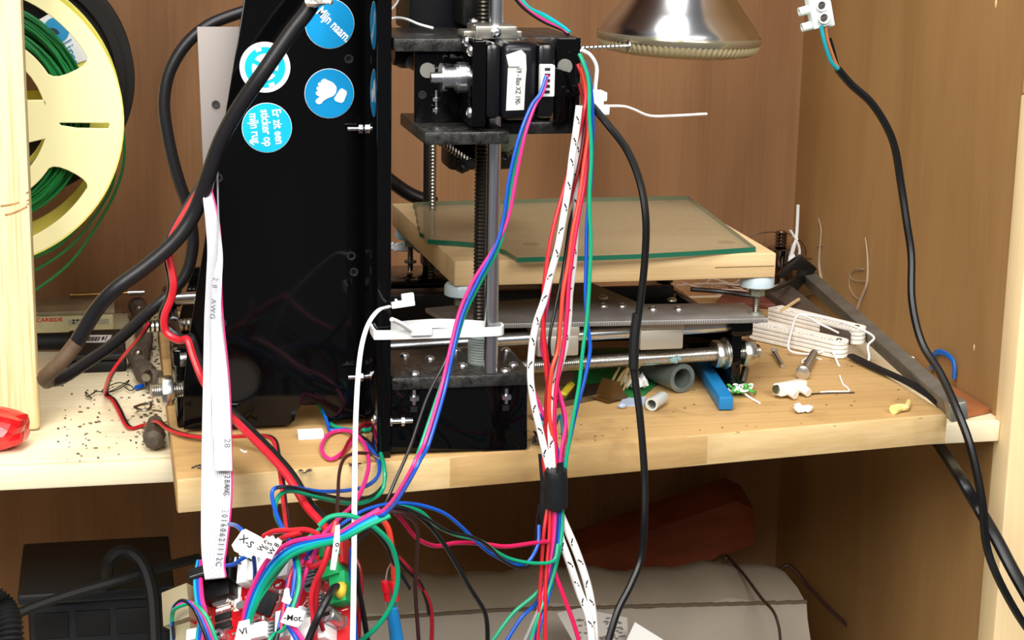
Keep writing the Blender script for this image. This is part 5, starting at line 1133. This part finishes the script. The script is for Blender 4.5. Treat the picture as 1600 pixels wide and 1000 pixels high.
wire('wire', 'green wire in a wide arc round the blue crimp connector', 'green', hang([(498, 822), (515, 808), (540, 805), (565, 812), (590, 828), (610, 850), (620, 880), (621, 910), (612, 945), (590, 978), (560, 1005)], -.15, -.14), .0013)
wire('wire', 'black wire in a wide arc behind the green one', 'black', hang([(560, 814), (585, 830), (605, 855), (612, 875), (628, 900), (640, 920)], -.135, -.12), .0010)
cc_ = emp('crimp_connector', 'two red crimp terminals plugged into a blue sleeve at the bottom', 'connector', P(620, 990, -.12))
wire('red_lead', None, 'ored', [(598, 812, -.125), (608, 830, -.125), (614, 870, -.125), (616, 910, -.122)], .0015, parent=cc_)
wire('thin_lead', None, 'grey', [(613, 878, -.12), (606, 890, -.12), (602, 910, -.121)], .0004, parent=cc_)
for x0_, x1_ in ((601, 605), (614, 619)):
    b = B(); a0 = P(x0_, 908, -.122); a1 = P(x1_, 938, -.122); lathe(b, a0, a1-a0, [(0, .0017), (.0004, .0019), (.006, .0019), (.0062, .0016), ((a1-a0).length, .0017)], n=16); obj('red_crimp', b, mat('red_crimp', '#d01425', .3), cc_)
    b = B(); cyl(b, a1, P(x1_+2, 952, -.122), .0011, n=10); obj('metal_blade', b, zinc, cc_)
b = B(); tube(b, W3([(613, 950, -.122), (616, 972, -.122), (622, 1015, -.122)]), .0034, n=14, rfun=lambda t: .0028+.001*t); obj('blue_sleeve', b, mat('blue_sleeve', '#1878b8', .4), cc_)
# loops over the front of the board
def loop(label, c_, pts, r=.0011, y0=-.03, y1=-.13, **k): return wire('wire', label, c_, hang(pts, y0, y1), r, **k)
zb = .002
wire('wire', 'green wire coming out under the black panel and looping down to the circuit board', 'green', [zsh(498, 630, .01), zsh(507, 650, .003), zsh(522, 666, zb), zsh(550, 672, zb), zsh(574, 674, zb), zsh(590, 697, zb), (600, 730, -.03), (598, 765, -.04), (575, 783, -.05), (545, 787, -.06), (500, 778, -.08), (455, 767, -.09), (434, 778, -.10), (431, 805, -.11), (448, 838, -.13), (462, 865, -.15), (467, 890, -.16), (466, 920, -.165), (455, 955, -.17)], .0012)
wire('wire', 'blue wire coming out under the black panel and looping down to the circuit board', 'blue', [zsh(505, 640, .01), zsh(513, 665, .003), zsh(517, 672, zb), zsh(545, 672, zb), zsh(565, 688, zb), zsh(588, 712, zb), (592, 740, -.03), (575, 758, -.045), (545, 766, -.06), (500, 768, -.08), (460, 762, -.09), (432, 762, -.10), (425, 775, -.105), (435, 812, -.12), (452, 845, -.14), (461, 880, -.155), (458, 920, -.165), (449, 950, -.17)], .0011)
wire('wire', 'pink wire with a big round loop on the board', 'pink', [zsh(573, 661, .003), zsh(555, 680, zb), zsh(540, 702, zb), zsh(520, 717, zb), zsh(507, 712, zb), zsh(502, 698, zb), zsh(512, 680, zb), zsh(530, 673, zb), zsh(550, 675, .004), zsh(568, 692, .003), (576, 720, -.02), (571, 750, -.05), (555, 785, -.08), (535, 805, -.11), (505, 835, -.14), (480, 862, -.15), (462, 900, -.16)], .0012)
wire('wire', 'brown-black wire arching off the board left of the white tie', 'brown', [zsh(596, 718, zb), zsh(575, 709, .005), (552, 709, -.02), (537, 718, -.03), (530, 740, -.05), (528, 775, -.08), (526, 815, -.12)], .0010)
wire('wire', 'black wire looping around the right of the coloured loops', 'black', [zsh(555, 676, .003), zsh(578, 692, .003), (600, 730, -.02), (600, 755, -.03), (580, 775, -.05), (545, 780, -.07), (500, 772, -.09), (455, 761, -.10), (432, 762, -.102)], .0009)
wire('wire', 'thin dark red wire end on the board by the frame foot', 'dred', [zsh(574, 658, .004), zsh(562, 668, .004), zsh(545, 690, .003), zsh(535, 712, .003)], .0011)
# on the circuit board itself
def bw(label, c_, pts, r=.0011, h=.012):
    n_ = len(pts); q = []
    for i, p in enumerate(pts): q.append(BP(p[0], p[1], p[2] if len(p) > 2 else h))
    b = B(); tube(b, q, r); return obj('wire', b, wm(c_), None, label, 'wire')
for c_, d_, w in (('pink', -7, 'pink'), ('blue', 0, 'blue'), ('cyan', 4, 'teal'), ('green', 10, 'green')):
    bw(w+' wire of the four sweeping from the crossing down to the lower left plug tag', c_, [(600+d_, 800+d_*.6, .03), (565+d_*.5, 818+d_*.6, .034), (530+d_*.2, 838+d_*.6, .035), (490+d_*.3, 846+d_*.8, .034), (455+d_*.5, 856+d_, .032), (425+d_, 880+d_*.6, .028), (403+d_, 915, .022), (391+d_*.9, 945, .018), (384+d_*.6, 972, .014)], .0012)
bw('light green wire crossing diagonally over the white plugs', 'green', [(500, 826, .03), (470, 850, .028), (445, 880, .022), (420, 915, .02), (400, 945, .018), (391, 965, .014)], .0009)
for c_, d_, w in (('blue', 0, 'blue'), ('pink', 5, 'pink'), ('black', -5, 'black'), ('green', 9, 'green')):
    bw(w+' wire of the four-strand loop at the far left of the circuit board', c_, [(272-d_*.3, 1012, .006), (269, 970, .012), (273, 947+abs(d_)*.5, .018), (290+d_, 940+d_*.3, .02), (306+d_, 950+d_*.4, .02), (318+d_, 972, .018), (332+d_, 1008, .012)], .0011)
for c_, d_ in (('blue', 0), ('pink', 5), ('cyan', -4)):
    bw({'blue': 'blue', 'pink': 'pink', 'cyan': 'teal'}[c_]+' wire dropping vertically beside the ribbon plug', c_, [(312+d_*.5, 876, .012), (309+d_, 905, .014), (311+d_, 935, .014), (316+d_, 962, .013), (311+d_, 1008, .01)], .0011)
bw('blue wire arching from behind the ribbon over the large white tag', 'blue', [(358, 819, .016), (370, 822, .03), (383, 835, .034), (394, 860, .03), (398, 885, .02), (398, 905, .010)], .0011)
bw('short blue wire from the ribbon plug to the white plugs', 'blue', [(352, 884, .016), (365, 882, .018), (380, 872, .02), (392, 866, .018)], .0011)
for i, (pts, lab) in enumerate((([(525, 815, .034), (515, 850, .033), (505, 885, .03), (493, 910, .026), (487, 935, .022), (490, 965, .016), (492, 1010, .012)], 'thick red wire running down the middle of the circuit board'), ([(530, 840, .03), (512, 872, .028), (490, 885, .024), (478, 880, .02)], 'thick red wire curving left above the heat sinks'), ([(500, 836, .03), (480, 828, .03), (455, 829, .03), (430, 830, .028), (412, 838, .026)], 'red wire arching over the narrow white tags'), ([(470, 832, .03), (448, 838, .03), (437, 843, .026)], 'short dark red wire ending at the narrow tags'))):
    bw(lab, 'red', pts, .0016 if i < 2 else .0014)
bw('red wire beside the thick one reaching the lower white connector', 'dred', [(518, 830, .034), (508, 870, .032), (498, 910, .026), (495, 950, .02), (505, 985, .012)], .0011)
bw('black wire with stripped end bent out of the yellow sleeve', 'black', [(529, 916, .012), (520, 920, .016), (512, 935, .02), (500, 958, .022), (488, 985, .02), (478, 1012, .018)], .0019)
for c_, a_, lab in (('magenta', [(478, 865), (458, 890), (450, 920), (444, 950), (440, 985)], 'magenta wire passing under the Mot tag'), ('pink', [(500, 850), (486, 875), (476, 900), (468, 925), (462, 950)], 'slim pink wire slanting to the Mot tag'), ('blue', [(497, 845), (470, 880), (452, 905), (447, 935), (440, 965), (432, 1000)], 'blue wire passing under the Mot tag')):
    bw(lab, c_, [(x, y, .024-.0015*i) for i, (x, y) in enumerate(a_)], .0012)
for c_, a_, lab in (('green', [(448, 978), (440, 985), (425, 995), (415, 1012)], 'green wire leaving the Mot tag to the left'), ('blue', [(450, 978), (458, 990), (470, 1012)], 'blue wire leaving the Mot tag to the right'), ('black', [(445, 976), (435, 988), (428, 1012)], 'black wire leaving the Mot tag downwards'), ('pink', [(455, 978), (465, 988), (480, 1012)], 'pink wire leaving the Mot tag to the right')):
    bw(lab, c_, [(x, y, .018) for i, (x, y) in enumerate(a_)], .0012)
wire('wire', 'blue wire hanging along the right edge of the circuit board', 'blue', hang([(549, 856), (549, 890), (551, 930), (554, 970), (557, 1012)], -.15, -.16), .0012)
wire('wire', 'dark red wire hanging right of the white tie by the board', 'dred', hang([(556, 874), (562, 890), (564, 920), (561, 960), (560, 1012)], -.12, -.13), .0012)
wire('wire', 'black wire hanging right of the white tie by the board', 'black', hang([(556, 885), (560, 920), (568, 960), (576, 1012)], -.125, -.13), .0014)
# wires at the top right of the gantry
for c_, d_, w in (('green', 0, 'green'), ('cyan', 3, 'teal'), ('pink', -5, 'pink'), ('black', -8, 'black')):
    wire('wire', w+' wire running over the top of the gantry right of the steel rod', c_, [(800+d_, -20, .05), (822+d_*.8, 10, .04), (850+d_*.4, 26-d_*.8, .03), (878, 42-d_*.5, .02), (890+d_*.3, 52-d_*.3, .012)], .0010)
wire('wire', 'curly white wire above the left of the gantry plate', 'white', [(604, 32, .05), (618, 28, .05), (635, 30, .045), (655, 38, .04), (677, 44, .035)], .0008)
wire('wire', 'thin white wire rising beside the frame at the top', 'white', [(604, 20, .05), (614, 12, .05), (622, 0, .05), (622, -20, .05)], .0006)
bpy.context.view_layer.update()

b = B(); pts = [PZ(838+7*math.cos(i*1.9)+i*.3, 684+10*math.sin(i*1.35), .004+.003*math.sin(i)) for i in range(18)]; tube(b, pts, .0006)
obj('wire', b, wm('black'), None, 'curly black wire scrap on the board right of the motor box foot', 'wire')
b = B(); box(b, (-.004, -.003, 0), (.004, .003, .007), .001, Matrix.Translation(PZ(842, 655, .0003))); obj('plug', b, white, None, 'small white plug behind the striped wire beside the motor box', 'plug')
b = B(); box(b, (.128, .0827, BZ+.0075), (.1672, .0832, BZ+.0079)); obj('crack', b, mat('crack_dark', '#6b5232', .8), bed)
bpy.context.view_layer.update()
